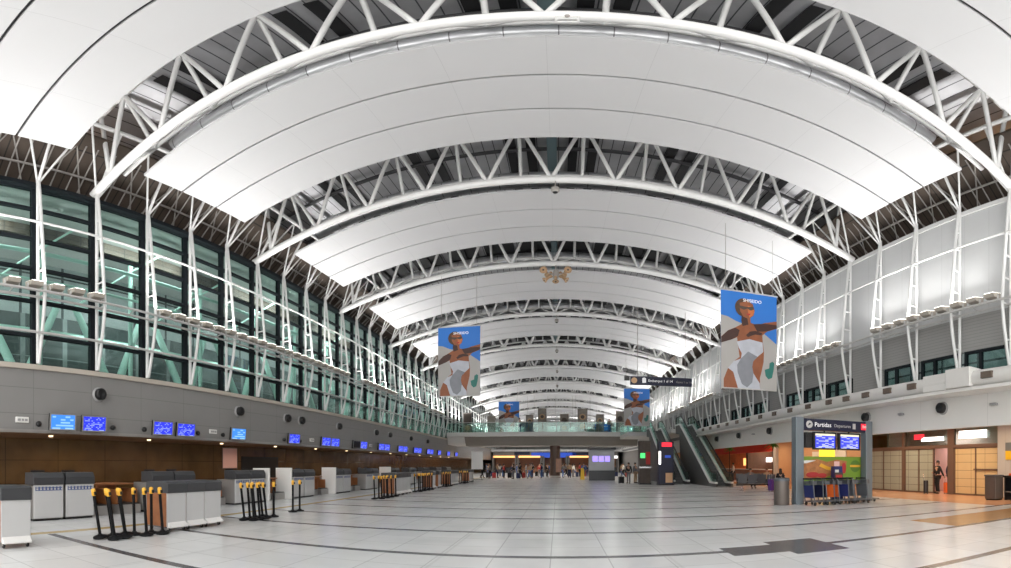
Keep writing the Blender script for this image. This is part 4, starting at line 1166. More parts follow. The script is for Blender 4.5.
obj('emblem_bar', MB().box((.98, -.06, 1.46), (1.52, -.052, 1.55)), M['yellow_head'], q)
for x in (-1.57, 1.63): obj('stand_leg', MB().box((x-.03, -.03, 0), (x+.03, .03, .72)), M['gantry'], q)
# luggage trolleys in front
def trolley():
    t = thing('luggage_trolley', '', 'luggage trolley', (0,0,0), 0, 'luggage trolleys by the gantry')
    obj('base_frame', MB().tube([(-.28, -.45, .16), (.28, -.45, .16), (.20, .45, .14), (-.20, .45, .14)], .022, 8, closed=True).tube([(0, -.45, .16), (0, .45, .14)], .018, 6).tube([(-.25, -.1, .155), (.25, -.1, .155)], .018, 6), M['seat_grey'], t)
    obj('upright_frame', MB().tube([(-.27, -.44, .16), (-.27, -.52, .95), (-.22, -.56, 1.02), (.22, -.56, 1.02), (.27, -.52, .95), (.27, -.44, .16)], .022, 8), M['seat_grey'], t)
    obj('ad_panel', MB().add([(-.25, -.475, .30), (.25, -.475, .30), (.25, -.525, .78), (-.25, -.525, .78), (-.25, -.455, .30), (.25, -.455, .30), (.25, -.505, .78), (-.25, -.505, .78)], [(0,1,2,3),(4,7,6,5),(0,4,5,1),(1,5,6,2),(2,6,7,3),(3,7,4,0)]), M['cart_blue'], t)
    obj('handle_bar', MB().tube([(-.24, -.56, 1.02), (.24, -.56, 1.02)], .032, 8), M['black'], t)
    obj('basket', MB().box((-.22, -.52, .80), (.22, -.30, .82)).box((-.22, -.30, .80), (.22, -.28, .95)).box((-.22, -.52, .82), (-.20, -.30, .93)).box((.20, -.52, .82), (.22, -.30, .93)), M['seat_grey'], t)
    for x, y in ((-.25, -.40), (.25, -.40), (0, .40)):
        obj('wheel', MB().lathe([(.05, -.02), (.07, -.015), (.07, .015), (.05, .02)], (x, y, .072), 14, Matrix.Rotation(PI/2, 4, 'Y')), M['rubber'], t)
    return t
tr0 = None
pan = ['cart_blue', 'navy', 'navy', 'orange_panel', 'orange_panel', 'cart_blue', 'seat_grey', 'seat_grey', 'seat_grey']
desc = ['dark blue', 'navy', 'navy', 'orange', 'orange', 'dark blue', 'grey', 'grey', 'grey']
for i in range(9):
    loc = (9.55 + .31*i, 15.45 + (.16 if i % 2 else 0), 0)
    rot = (0, 0, math.radians((-78, -60, -84, -70, -88, -64, -80, -92, -74)[i]))
    lab = 'luggage trolley with %s panel before the green advertisement, %s from the round litter bin' % (desc[i], nth(i+1))
    if tr0 is None: tr0 = trolley(); q = tr0; q.location = loc; q.rotation_euler = rot; q['label'] = lab
    else: q = dup(tr0, loc, rot, lab)
    for c in q.children if i else []:
        if c.name.startswith('ad_panel'):
            c.material_slots[0].link = 'OBJECT'; c.material_slots[0].material = M[pan[i]]
# boxes of luggage tops / info stand behind the trolleys
t = thing('leaflet_stand', 'dark leaflet stand among the trolleys before the green advertisement', 'leaflet stand', (10.75, 15.95, 0))
obj('body', MB().prism([(-.24, 0), (.24, 0), (.20, 1.5), (-.20, 1.5)], -.12, .12, 'y'), M['cart_blue'], t)
obj('leaflet_pocket', MB().box((-.2, -.16, .9), (.2, -.11, 1.25)), M['totem_dark'], t); obj('leaflet_pocket', MB().box((-.2, -.16, .4), (.2, -.11, .75)), M['totem_dark'], t)
obj('leaflet', MB().box((-.17, -.15, 1.2), (.0, -.125, 1.36)), M['podium_white'], t); obj('leaflet', MB().box((.02, -.15, .7), (.16, -.125, .84)), M['podium_white'], t)
obj('red_card', MB().box((-.15, -.175, 1.0), (.15, -.16, 1.15)), M['cloth_red'], t)

# ------------------------------------------------------------------ bins
def bin_round(x, y, lab, r=.26, h=1.0):
    t = thing('litter_bin', lab, 'bin', (x, y, 0))
    obj('drum', MB().lathe([(r*.95, 0), (r, .05), (r, h-.12)], n=24), M['bin_grey'], t)
    obj('lid', MB().lathe([(r*1.04, h-.12), (r*1.04, h-.02), (r*.9, h), (r*.55, h), (r*.5, h-.06)], n=24), M['seat_grey'], t)
    obj('liner_ring', MB().lathe([(r*.6, h-.02), (r*.62, h+.01), (r*.5, h+.01)], n=24), M['black'], t)
    return t
bin_round(8.35, 16.2, 'brown-grey round litter bin beside the departures gantry', .30, 1.05)
t = thing('litter_bin', 'brown-grey square litter bin before the warm shutters', 'bin', (16.75, 12.55, 0))
obj('body', MB().box((-.3, -.3, .05), (.3, .3, 1.05)), M['bin_grey'], t, bevel=.03)
obj('lid', MB().box((-.32, -.32, 1.05), (.32, .32, 1.12)), M['seat_grey'], t, bevel=.02)
obj('foot', MB().box((-.26, -.26, 0), (.26, .26, .05)), M['black'], t)
t = thing('service_desk', 'black service desk with a steel shelf beside the square bin', 'desk', (17.2, 11.3, 0))
obj('top', MB().box((-.35, -.85, 1.0), (.35, .85, 1.08)), M['black'], t)
obj('leg', MB().box((-.3, -.8, 0), (.3, -.74, 1.0)), M['black'], t); obj('leg', MB().box((-.3, .74, 0), (.3, .8, 1.0)), M['black'], t)
obj('shelf', MB().box((-.32, -.74, .35), (.32, .74, .39)), M['chrome'], t)
obj('back_panel', MB().box((.26, -.74, .1), (.3, .74, 1.0)), M['blackmetal'], t)
o = obj('orange_folder', MB().box((-.12, -.16, 0), (.12, .16, .07)).box((-.11, -.15, .07), (.11, .15, .1)), M['orange_panel'], None, (17.1, 11.75, 1.081)); tag(o, 'orange folder lying on the black service desk', 'folder')
t = thing('wall_sign', 'grey and yellow sign on the white wall beside the shutters', 'sign', (18.28, 12.25, 2.2))
obj('grey_half', MB().box((-.03, -.75, .02), (0, .75, .42)), M['gantry'], t)
obj('yellow_half', MB().box((-.03, -.75, -.40), (0, .75, .02)), M['yellow'], t)
obj('grey_motif', MB().prism([(-.2, .1), (.25, .12), (.3, .22), (.05, .34), (-.15, .3)], -.036, -.028, 'x'), M['brace_grey'], t)
o = obj('door_switch', MB().box((-.04, -.06, -.14), (0, .06, .14)).box((-.05, -.03, -.05), (-.04, .03, .05)), M['seat_grey'], None, (18.28, 12.6, 1.45)); tag(o, 'small grey door switch on the white wall beside the shutters', 'switch')

# ------------------------------------------------------------------ shutters of the right recess
def shutter(n, y0, y1, m_):
    w = bpy.data.objects.new('door_%d' % n, None); C.objects.link(w); w.location = (18.5, 0, 0)
    struct(w)
    obj('shutter_glass', MB().box((-.02, y0, .08), (.02, y1, 2.45)), M[m_], w)
    obj('frame', MB().box((-.05, y0, 0), (.05, y1, .08)).box((-.05, y0, 2.40), (.05, y1, 2.46)).box((-.05, y0, 0), (.05, y0+.07, 2.45)).box((-.05, y1-.07, 0), (.05, y1, 2.45)).box((-.05, (y0+y1)/2-.035, 0), (.05, (y0+y1)/2+.035, 2.45)), M['bronze'], w)
    return w
shutter(2, 20.5, 24.0, 'shutter'); shutter(3, 17.95, 20.3, 'shutter')
w = shutter(4, 13.55, 16.45, 'shutter_lit')
obj('push_bar', MB().box((-.10, 13.6, 1.30), (-.03, 15.1, 1.36)), M['bronze'], w)
o = obj('trim_5', MB().box((18.42, 20.3, 0), (18.6, 20.5, 3.65)).box((18.42, 16.45, 0), (18.6, 16.9, 3.65)).box((18.40, 13.5, 2.45), (18.62, 24.0, 2.62)), M['bronze']); struct(o)
o = obj('window_200', MB().box((18.5, 13.5, 2.62), (18.54, 24.0, 3.65)), M['glass_dark']); struct(o)
o = obj('lit_shop_sign', MB().box((18.36, 14.3, 2.95), (18.44, 16.0, 3.28)).box((18.38, 14.25, 2.92), (18.43, 16.05, 3.31)), M['lit_sign']); tag(o, 'white lit sign above the warm shutters', 'sign')
o = obj('red_shop_sign', MB().box((18.38, 18.7, 3.0), (18.43, 19.4, 3.25)).box((18.39, 18.65, 2.98), (18.42, 19.45, 3.27)), M['sign_red']); tag(o, 'small red sign above the frosted shutters', 'sign')
o = obj('white_shop_sign', MB().box((18.38, 17.2, 2.88), (18.43, 18.8, 3.06)).box((18.39, 17.15, 2.86), (18.42, 18.85, 3.08)), M['lit_sign']); tag(o, 'thin white lit sign above the open doorway', 'sign')

# ------------------------------------------------------------------ food stall on the right
t = thing('food_stall', 'orange lit food stall with red header behind the seats', 'food stall', (18.4, 44.0, 0))
obj('red_header', MB().box((-.2, -7.0, 2.75), (.1, 8.5, 3.6)), M['red_band'], t)
obj('counter', MB().box((-.3, -6.4, 0), (.4, 5.8, 1.1)), M['wood'], t)
obj('counter_top', MB().box((-.36, -6.5, 1.1), (.46, 5.9, 1.16)), M['podium_white'], t)
obj('lit_menu', MB().box((1.9, -5.2, 1.85), (2.0, -1.0, 2.3)), M['lit_sign'], t)
obj('menu_board', MB().box((2.0, .0, 1.5), (2.1, 5.0, 2.3)), M['lit_warm'], t)
obj('divider', MB().box((-.1, -1.2, 0), (2.6, -.7, 3.6)), M['totem_dark'], t)
obj('pillar', MB().box((-.15, -7.4, 0), (.3, -6.9, 3.6)), M['wall_white'], t)
q = thing('yellow_lit_board', 'yellow lit board on the tan wall behind the gantry', 'sign', (18.46, 28.6, 2.45))
obj('board', MB().box((-.08, -1.0, -.4), (0, 1.0, .45)), mat('lit_yellow_board', (.9, .7, .1), .4, emit=(1, .75, .05), estr=.9), q)
obj('white_card', MB().box((-.08, 1.1, -.4), (0, 2.0, .1)), M['white_print'], q); obj('white_card', MB().box((-.08, -2.4, -.35), (0, -1.1, .35)), M['white_print'], q)
def plant(x, y, h, lab):
    t = thing('potted_palm', lab, 'plant', (x, y, 0), 0, 'potted palms')
    obj('pot', MB().lathe([(.2, 0), (.28, .05), (.34, .5), (.30, .5), (.28, .44)], n=18), M['totem_dark'], t)
    obj('trunk', MB().tube([(0, 0, .4), (.03, .02, h*.5), (.0, 0, h-.3)], [.05, .04, .03], 8), M['trunk'], t)
    lv = MB(); r_ = random.Random(5)
    for i in range(26):
        a = r_.uniform(0, 2*PI); L = r_.uniform(.4, .75); up = r_.uniform(-.15, .45)
        d = Vector((math.cos(a), math.sin(a), 0)); s = Vector((-math.sin(a), math.cos(a), 0))*.06
        p0 = Vector((0, 0, h-.35+r_.uniform(0, .2))); p1 = p0 + d*L*.5 + Vector((0, 0, up*.5+.12)); p2 = p0 + d*L + Vector((0, 0, up*.3-.1))
        lv.add([p0-s*.3, p0+s*.3, p1+s, p2, p1-s], [(0,1,2,4),(4,2,3)])
    obj('leaves', lv, M['leaf'], t)
plant(14.9, 39.0, 3.1, 'potted palm before the red stall header'); plant(13.75, 28.0, 3.0, 'potted palm before the tan wall by the seats')

# ------------------------------------------------------------------ seats
def bench(x, y, n, rz, lab):
    t = thing('airport_bench', lab, 'bench', (x, y, 0), rz, 'grey beam benches')
    w = .62
    for i in range(n):
        cx = (i-(n-1)/2)*w
        s_ = obj('seat', MB().prism([(-.24, .44), (.22, .40), (.24, .43), (-.22, .47)], cx-.27, cx+.27, 'x'), M['seat_grey'], t)
        obj('backrest', MB().prism([(-.24, .47), (-.20, .47), (-.30, .98), (-.34, .98)], cx-.27, cx+.27, 'x'), M['seat_grey'], t)
        obj('armrest', MB().box((cx+.28, -.26, .62), (cx+.33, .18, .66)).box((cx+.29, -.02, .4), (cx+.32, .02, .62)), M['black'], t)
    obj('beam', MB().box((-n*w/2, -.05, .32), (n*w/2, .03, .40)), M['black'], t)
    for s in (-1, 1):
        obj('leg', MB().tube([(s*(n*w/2-.35), 0, .33), (s*(n*w/2-.35), 0, .04)], .03, 8).box((s*(n*w/2-.35)-.03, -.3, 0), (s*(n*w/2-.35)+.03, .3, .04)), M['chrome'], t)
    return t
bench(11.6, 26.0, 4, 0, 'grey four-seat bench beside the escalators, its backs turned to the hall')
bench(12.7, 28.6, 4, PI, 'grey four-seat bench behind the first bench, facing it')

# ------------------------------------------------------------------ people
def skin_mesh(name, nodes, edges, m, sub=1):
    me = bpy.data.meshes.new('tmp'); me.from_pydata([n[0] for n in nodes], edges, [])
    o = bpy.data.objects.new('tmp', me); C.objects.link(o)
    md = o.modifiers.new('s', 'SKIN'); md.use_smooth_shade = True
    for i, n in enumerate(nodes):
        r = n[1]; r = r if isinstance(r, tuple) else (r, r)
        me.skin_vertices[0].data[i].radius = r
        me.skin_vertices[0].data[i].use_root = (i == 0)
    sb = o.modifiers.new('u', 'SUBSURF'); sb.levels = sub; sb.render_levels = sub
    dg = bpy.context.evaluated_depsgraph_get()
    out = bpy.data.meshes.new_from_object(o.evaluated_get(dg)); out.name = name
    bpy.data.objects.remove(o); bpy.data.meshes.remove(me)
    out.materials.clear(); out.materials.append(m)
    for p in out.polygons: p.use_smooth = True
    return out
def pose(kind):
    """joint positions, figure faces -y"""
    J = dict(pelvis=(0, 0, .95), waist=(0, -.01, 1.09), chest=(0, 0, 1.30), neck=(0, .01, 1.47), jaw=(0, -.01, 1.555), head=(0, -.005, 1.64), crown=(0, .0, 1.70))
    for s, n in ((-1, 'l'), (1, 'r')):
        J['sho'+n] = (s*.185, .01, 1.41); J['elb'+n] = (s*.245, .03, 1.14); J['wri'+n] = (s*.255, -.07, .90); J['pal'+n] = (s*.25, -.10, .82)
        J['hip'+n] = (s*.09, 0, .90); J['kne'+n] = (s*.10, -.03, .50); J['ank'+n] = (s*.105, .02, .09); J['toe'+n] = (s*.115, -.14, .04)
    if kind == 'walk':
        for s, n in ((-1, 'l'), (1, 'r')):
            J['kne'+n] = (s*.09, -.16 if s < 0 else -.06, .51); J['ank'+n] = (s*.09, -.30 if s < 0 else .28, .09 if s < 0 else .15)
            J['toe'+n] = (s*.09, -.45 if s < 0 else .15, .05 if s < 0 else .05)
            J['elb'+n] = (s*.24, .12 if s < 0 else -.06, 1.15); J['wri'+n] = (s*.24, .06 if s < 0 else -.26, .93); J['pal'+n] = (s*.235, .03 if s < 0 else -.33, .88)
    if kind == 'pull':
        J['elbr'] = (.25, .12, 1.15); J['wrir'] = (.26, .22, .93); J['palr'] = (.27, .25, .87)
        J['elbl'] = (-.24, -.02, 1.14); J['wril'] = (-.16, -.22, 1.10); J['pall'] = (-.10, -.27, 1.12)
    if kind == 'sit':
        for k in list(J):
            if k[:3] not in ('kne', 'ank', 'toe'): x, y, z = J[k]; J[k] = (x, y, z-.42)
        for s, n in ((-1, 'l'), (1, 'r')):
            J['hip'+n] = (s*.10, -.02, .50); J['kne'+n] = (s*.12, -.45, .52); J['ank'+n] = (s*.12, -.44, .10); J['toe'+n] = (s*.12, -.60, .05)
            J['elb'+n] = (s*.23, -.05, .76); J['wri'+n] = (s*.16, -.28, .66); J['pal'+n] = (s*.13, -.35, .64)
    return J
ORDER = ['pelvis', 'waist', 'chest', 'neck', 'jaw', 'head', 'crown']
RAD = dict(pelvis=(.15, .11), waist=(.125, .095), chest=(.16, .11), neck=.052, jaw=(.066, .075), head=(.078, .092), crown=(.055, .065), sho=.06, elb=.042, wri=.028, pal=(.042, .022), hip=.088, kne=.06, ank=.04, toe=.036)
def rad(k, ext=0):
    r = RAD[k] if k in RAD else RAD[k[:3]]
    return tuple(v+ext for v in r) if isinstance(r, tuple) else r+ext
def chain(J, names, links, ext=0, adj={}):
    nodes = [(J[n], adj.get(n[:3], adj.get(n)) or rad(n, ext)) for n in names]
    ix = {n: i for i, n in enumerate(names)}
    return nodes, [(ix[a], ix[b]) for a, b in links]
def figure_meshes(kind):
    J = pose(kind); R = {}
    names = ORDER[:]; links = [(ORDER[i], ORDER[i+1]) for i in range(6)]
    for n in 'lr':
        names += [p+n for p in ('sho', 'elb', 'wri', 'pal', 'hip', 'kne', 'ank', 'toe')]
        links += [('chest', 'sho'+n), ('sho'+n, 'elb'+n), ('elb'+n, 'wri'+n), ('wri'+n, 'pal'+n), ('pelvis', 'hip'+n), ('hip'+n, 'kne'+n), ('kne'+n, 'ank'+n), ('ank'+n, 'toe'+n)]
    R['body'] = skin_mesh('body', *chain(J, names, links), M['skin'])
    tn = ['pelvis', 'waist', 'chest']; tl = [('pelvis', 'waist'), ('waist', 'chest')]
    for n in 'lr':
        tn += [p+n for p in ('sho', 'elb', 'wri')]; tl += [('chest', 'sho'+n), ('sho'+n, 'elb'+n), ('elb'+n, 'wri'+n)]
    tn.append('neck'); tl.append(('chest', 'neck'))
    R['top'] = skin_mesh('top', *chain(J, tn, tl, .022, {'neck': .068}), M['cloth_grey'])
    pn = ['pelvis']; pl = []
    for n in 'lr':
        pn += [p+n for p in ('hip', 'kne', 'ank')]; pl += [('pelvis', 'hip'+n), ('hip'+n, 'kne'+n), ('kne'+n, 'ank'+n)]
    R['trousers'] = skin_mesh('trousers', *chain(J, pn, pl, .018, {'pelvis': (.155, .12)}), M['cloth_navy'])
    h = Vector(J['head']); sh = MB()
    sh.ball(h+Vector((0, .025, .045)), (.093, .105, .085), 14).ball(h+Vector((0, .065, -.02)), (.08, .055, .09), 12)
    R['hair'] = sh.mesh('hair', M['hair_dark'])
    lh = MB().ball(h+Vector((0, .025, .045)), (.093, .105, .085), 14).ball(h+Vector((0, .075, -.10)), (.095, .06, .20), 12)
    R['long_hair'] = lh.mesh('hair', M['hair_dark'])
    R['nose'] = MB().ball(h+Vector((0, -.095, -.02)), (.013, .022, .028), 8).mesh('nose', M['skin'])
    for s, n in ((-1, 'l'), (1, 'r')):
        R['ear'+n] = MB().ball(h+Vector((s*.08, .0, -.02)), (.014, .022, .034), 8).mesh('ear', M['skin'])
        R['eye'+n] = MB().ball(h+Vector((s*.032, -.083, .005)), (.014, .012, .009), 8).mesh('eye', M['shoe'])
    R['mouth'] = MB().ball(h+Vector((0, -.082, -.065)), (.026, .010, .007), 8).mesh('mouth', M['cloth_red'])
    for s, n in ((-1, 'l'), (1, 'r')):
        hd = MB()
        p = Vector(J['pal'+n]); w = Vector(J['wri'+n]); d = (p-w).normalized(); side = Vector((0, 1, 0)) if abs(d.y) < .8 else Vector((0, 0, 1))
        side = (side - d*side.dot(d)).normalized(); inn = d.cross(side)*s
        for i, L in enumerate((.060, .072, .068, .052)):
            b = p + d*.012 + side*(.030-.02*i)
            hd.tube([b, b+d*L*.55+inn*.006, b+d*L+inn*.024], [.0088, .0082, .006], 6)
        b = w + d*.045 + side*.032
        hd.tube([b, b+side*.028+d*.02, b+side*.038+d*.055+inn*.01], [.0100, .0095, .007], 6)
        hd.ball(p + d*.0, (.030, .034, .034), 8)
        R['hand'+n] = hd.mesh('hand', M['skin'])
    for n in 'lr':
        sm = MB()
        a, t_ = Vector(J['ank'+n]), Vector(J['toe'+n]); mid = (a+t_)/2; dv = (t_-a); ang = math.atan2(dv.x, -dv.y)
        sm.ball((mid.x, mid.y, max(.045, min(a.z, t_.z)+.01)), (.05, .135, .045), 12, 0, None)
        R['shoe'+n] = sm.mesh('shoe', M['shoe'])
    return R
FIG = {k: figure_meshes(k) for k in ('stand', 'walk', 'pull', 'sit')}
def person(x, y, face, kind, top, trousers, hair, lab, scale=1.0, group=None, z=0.0):
    t = thing('person', lab, 'person', (x, y, z), face, group)
    t.scale = (scale,)*3
    R = FIG[kind]
    bd = obj('body', R['body'], None, t)
    for n in (('nose', 'handl', 'handr') if group else ('nose', 'mouth', 'earl', 'earr', 'eyel', 'eyer', 'handl', 'handr')):
        obj(n if n in ('nose', 'mouth') else n[:-1], R[n], None, bd)
    def part(n, me, m):
        o = obj(n, me, None, t); o.material_slots[0].link = 'OBJECT'; o.material_slots[0].material = M[m]; return o
    part('top', R['top'], top); part('trousers', R['trousers'], trousers); obj('shoe', R['shoel'], None, t); obj('shoe', R['shoer'], None, t)
    part('hair', R['long_hair' if hair.endswith('long') else 'hair'], 'hair_brown' if hair.startswith('brown') else 'hair_dark')
    return t
def suitcase(x, y, rz, m_, lab, grp=None, h=.66):
    t = thing('suitcase', lab, 'suitcase', (x, y, 0), rz, grp)
    obj('shell', MB().box((-.22, -.13, .06), (.22, .13, h)), M[m_], t, bevel=.035)
    obj('handle', MB().tube([(-.1, .12, h), (-.1, .12, h+.36), (.1, .12, h+.36), (.1, .12, h)], .013, 6), M['chrome'], t)
    for sx in (-.17, .17):
        for sy in (-.09, .09): obj('wheel', MB().lathe([(.02, -.015), (.03, 0), (.02, .015)], (sx, sy, .031), 10, Matrix.Rotation(PI/2, 4, 'Y')), M['rubber'], t)
    obj('zip_band', MB().box((-.225, -.012, .1), (.225, .012, h+.004)), M['seat_grey'], t)
    return t
# traveller in the doorway
person(18.35, 17.55, -PI/2-.3, 'pull', 'cloth_black', 'cloth_black', 'dark', 'person in black standing with luggage in the lit doorway', 1.02)
suitcase(17.75, 17.85, .8, 'cloth_black', 'black suitcase beside the person in the lit doorway', None, .72)
person(18.95, 17.15, PI/2, 'stand', 'cloth_navy', 'cloth_black', 'dark', 'person in navy just inside the lit doorway', 1.03)
o = suitcase(18.62, 17.05, 0, 'orange_panel', 'small orange suitcase at the lit doorway', None, .62)
# seated and standing people by the benches and stall
person(12.9, 25.2, PI*.9, 'sit', 'cloth_black', 'cloth_navy', 'dark_long', 'person in black with long dark hair sitting by the grey bench', 1.0)
o = obj('stool', MB().lathe([(.2, 0), (.2, .03), (.04, .05), (.04, .36), (.2, .38), (.2, .42)], n=18), M['seat_grey'], None, (12.9, 25.2, 0)); tag(o, 'grey round stool under the person with long hair', 'stool')
suitcase(12.1, 24.7, .4, 'cloth_purple', 'purple suitcase on the floor by the grey bench', None, .72)
suitcase(12.75, 24.5, -.3, 'cloth_black', 'black suitcase beside the purple one', None, .6)
person(12.4, 28.55, 0, 'sit', 'cloth_grey', 'cloth_black', 'dark', 'person in grey sitting on the second bench, facing the hall', 1.0)
person(13.6, 28.55, 0, 'sit', 'cloth_tan', 'cloth_navy', 'brown', 'person in tan sitting on the second bench, beside the one in grey', 1.0)
person(13.2, 37.5, 2.4, 'stand', 'cloth_purple', 'cloth_navy', 'dark', 'person in purple standing between escalators and food stall', 1.0)
person(16.2, 41.5, -PI/2, 'stand', 'cloth_white', 'cloth_black', 'dark', 'person in white waiting at the food stall', 1.0)
person(16.3, 46.5, -PI/2, 'stand', 'cloth_red', 'cloth_black', 'dark', 'person in red waiting at the food stall', 1.0)
# two people on the footbridge
person(-4.55, BY+1.0, .5, 'stand', 'cloth_white', 'cloth_navy', 'dark', 'person in a white top on the footbridge beside the far banner', 1.0, None, 5.40)
person(6.1, BY+1.2, -.4, 'stand', 'cloth_tan', 'cloth_blue', 'brown', 'person in tan on the footbridge between the display panels', .96, None, 5.40)
# the crowd beyond the bridge
rp = random.Random(21)
TOPS = ['cloth_black', 'cloth_grey', 'cloth_white', 'cloth_navy', 'cloth_black', 'cloth_tan', 'cloth_red', 'cloth_blue', 'cloth_grey', 'cloth_black']
cn = {}
crowd = [(-9.3, 62), (-8.6, 58), (-8.0, 64), (-7.4, 56), (-6.9, 60), (-6.2, 54.5), (-5.6, 58), (-5.1, 63), (-4.6, 55), (-4.0, 59), (-3.5, 64), (-3.0, 56.5), (-2.5, 60), (-2.0, 55), (-1.4, 59.5),
         (.5, 58), (1.0, 63), (1.4, 56), (1.9, 60), (2.4, 66), (3.0, 62), (3.5, 58), (4.0, 63), (4.9, 60), (5.6, 64), (6.4, 57), (7.2, 62), (8.0, 58), (-10.2, 67), (-1.0, 68), (9.0, 66), (-6.0, 69),
         (-7.9, 53.5), (-5.0, 52.5), (-3.3, 53.5), (-8.9, 55), (-1.3, 66)]
crowd.sort(key=lambda c: c[0]/c[1])
for i, (x, y) in enumerate(crowd):
    c = TOPS[(i*7) % len(TOPS)]
    nm = c.split('_')[1]
    cn[nm] = cn.get(nm, 0) + 1
    kind = 'walk' if i % 3 == 0 else 'stand'
    person(x + rp.uniform(-.15, .15), y, rp.uniform(-PI, PI), kind, c, ['cloth_black', 'cloth_navy', 'cloth_grey', 'cloth_blue'][(i*5) % 4], ['dark', 'brown', 'dark_long', 'dark'][i % 4],
           '%s %s-topped person in the crowd beyond the bridge, %s from the check-in side' % ('walking' if kind == 'walk' else 'standing', nm, nth(i+1)), rp.uniform(.95, 1.05), 'crowd beyond the footbridge')
    if i % 2 == 0:
        suitcase(x+.55, y+.2, rp.uniform(0, 3), ['cloth_black', 'cloth_navy', 'cloth_red', 'cloth_grey'][(i//2) % 4], '%s suitcase in the crowd beyond the bridge, %s case from the check-in side' % (['black', 'navy', 'red', 'grey'][(i//2) % 4], nth(i//2+1)), 'luggage in the crowd')
person(6.6, 39.8, .7, 'stand', 'cloth_grey', 'cloth_tan', 'dark', 'person in grey beside the dark kiosk with the green sign', 1.0)
person(5.9, 39.0, -.5, 'stand', 'cloth_black', 'cloth_grey', 'dark', 'person in black beside the dark kiosk with the green sign', 1.0)
suitcase(5.2, 38.4, .3, 'cloth_black', 'black suitcase left of the people by the dark kiosk', None, .6)
person(2.9, 53.0, .2, 'walk', 'cloth_blue', 'cloth_grey', 'dark', 'person in a blue top walking under the bridge beside the yellow sign', 1.03)
person(4.05, 57.0, .1, 'walk', 'cloth_black', 'cloth_black', 'dark', 'person all in black walking under the bridge between the yellow signs', 1.05)

# ------------------------------------------------------------------ lights
LGRP = []
def area(name, loc, target, sx, sy, power, col=(1, 1, 1), spread=170):
    l = bpy.data.lights.new(name, 'AREA'); l.shape = 'RECTANGLE'; l.size = sx; l.size_y = sy; l.energy = power; l.color = col
    l.spread = math.radians(spread)
    o = bpy.data.objects.new(name, l); C.objects.link(o); o.location = loc
    z = (Vector(loc)-Vector(target)).normalized(); yv = Vector((0, 1, 0)); yv = (yv - z*z.dot(yv)).normalized(); xv = yv.cross(z)
    o.rotation_euler = Matrix((xv, yv, z)).transposed().to_euler()
    return o
K = 1.0
for k in range(0, 12):
    y = T1 + BAY*(k-1) + 4.4
    for sx, s in ((XL+0.62, 1), (XR-0.62, -1)):
        # the floodlights of one bay, aimed up at the ceiling panels
        l = area('flood_light', (sx, y, 7.36), (sx + s*.42, y, 7.36+.91), .25, 6.6, 205*K*(1 + .2*min(k, 5)), (1, .985, .96), 136)
        # added strips without fittings, brightening the wall above the rail
        l = area('wall_fill', (sx + s*.05, y, 7.30), (sx - s*1.1, y, 11.0), .2, 6.6, (8 if s > 0 else 16)*K, (1, .985, .96), 150)
# unseen white fill lights added in the atrium and the upper room
for k in range(0, 9):
    y = T1 + BAY*(k-1) + 4.4
    area('atrium_fill', (-15.4, y, 11.35), (-18.6, y, 8.2), 1.2, 5, 230*K, (.97, 1, .99))
    area('atrium_up_fill', (-17.6, y, 7.0), (-18.4, y, 9.0), .5, 5, 95*K, (.97, 1, .99))
    area('upper_room_fill', (15.0, y, 8.6), (15.4, y, 4.5), .8, 5, 50*K, (.92, 1, .98))
# warm downlights over the check-in counters
for k in range(0, 12):
    y = 3.5 + 5.0*k
    area('counter_light', (-14.3, y, 2.49), (-14.0, y, 0), .5, 3.2, 13*K, (1, .66, .36))
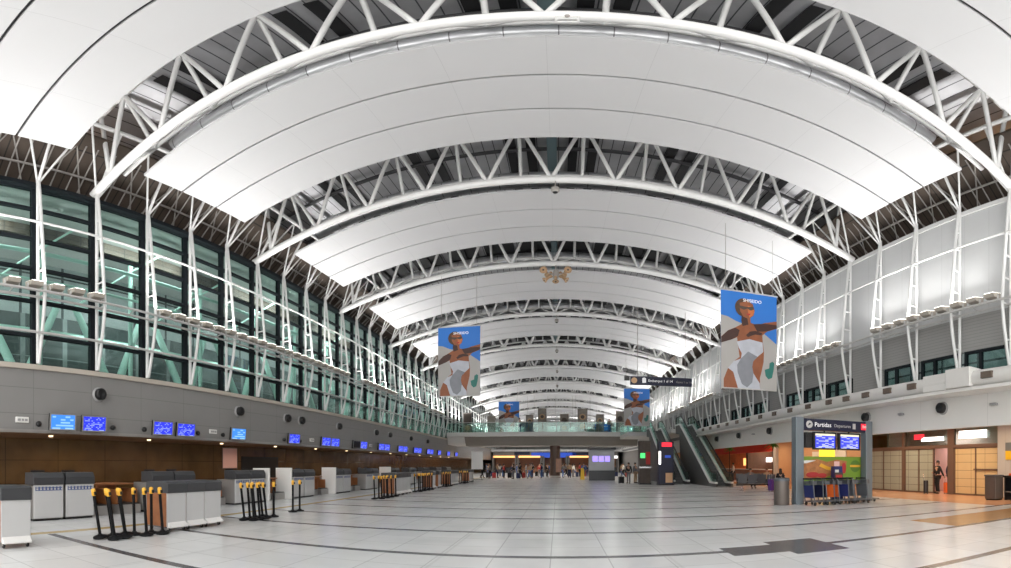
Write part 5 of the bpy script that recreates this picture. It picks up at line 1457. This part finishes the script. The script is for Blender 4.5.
# recess and shops on the right
for y in (11.5, 15.5, 19.5):
    area('recess_light', (16.6, y, 3.6), (16.6, y, 0), 1.2, 2.5, 75*K, (1, .74, .48))
area('corridor_light', (19.6, 17.4, 3.5), (19.6, 17.4, 0), .8, 2.0, 70*K, (1, .80, .74))
for y in (26, 31, 36):
    area('recess_light', (16.9, y, 3.6), (16.9, y, 0), 1.0, 3, 60*K, (1, .74, .48))
for y in (39, 43, 47):
    area('stall_light', (20.0, y, 3.6), (20.0, y, 0), 1.0, 3, 110*K, (1, .62, .36))
for x in (-10, -4, 2, 8):
    area('far_shop_light', (x, 93.2, 4.1), (x, 93.2, 0), 4, 1.0, 150*K, (1, .62, .32))
    area('under_bridge_fill', (x, BY+3.2, 3.83), (x, BY+3.2, 0), 4, 1.0, 100*K, (1, .85, .66))  # unseen fill added to brighten the area under the bridge
for x in (-9, 0, 9):
    for y in (70, 82):
        area('concourse_fill', (x, y, 9.8), (x, y, 0), 3, 3, 240*K, (1, .96, .9))  # fill without fittings, added to brighten the hall past the bridge
# the small warm lamps up in the eaves by the first truss
for x, y in ((-14.2, 7.2), (14.0, 10.8)):
    l = bpy.data.lights.new('eaves_lamp', 'POINT'); l.energy = 55*K; l.color = (1, .5, .16); l.shadow_soft_size = .15
    o = bpy.data.objects.new('eaves_lamp', l); C.objects.link(o); o.location = (x, y, 12.6)

# ------------------------------------------------------------------ world: soft daylight entering behind the camera
w = bpy.data.worlds.new('sky'); bpy.context.scene.world = w; w.use_nodes = True
bg = w.node_tree.nodes['Background']; bg.inputs[0].default_value = (1.0, .985, .955, 1); bg.inputs[1].default_value = 3.2

# ------------------------------------------------------------------ camera: a stitched panorama, so an equirectangular lens
cd = bpy.data.cameras.new('camera'); cam = bpy.data.objects.new('camera', cd); C.objects.link(cam)
cd.type = 'PANO'
FP, CX, CY = 470.0, 558.0, 465.0
def setp(k, v):
    try: setattr(cd, k, v)
    except Exception: pass
    try: setattr(cd.cycles, k, v)
    except Exception: pass
setp('panorama_type', 'EQUIRECTANGULAR')
setp('longitude_min', -CX/FP); setp('longitude_max', (1011-CX)/FP)
setp('latitude_min', -(568-CY)/FP); setp('latitude_max', CY/FP)
cam.location = (0, 0, EYE); cam.rotation_euler = (PI/2, 0, 0)
cd.clip_start = 0.05; cd.clip_end = 500
sc.camera = cam
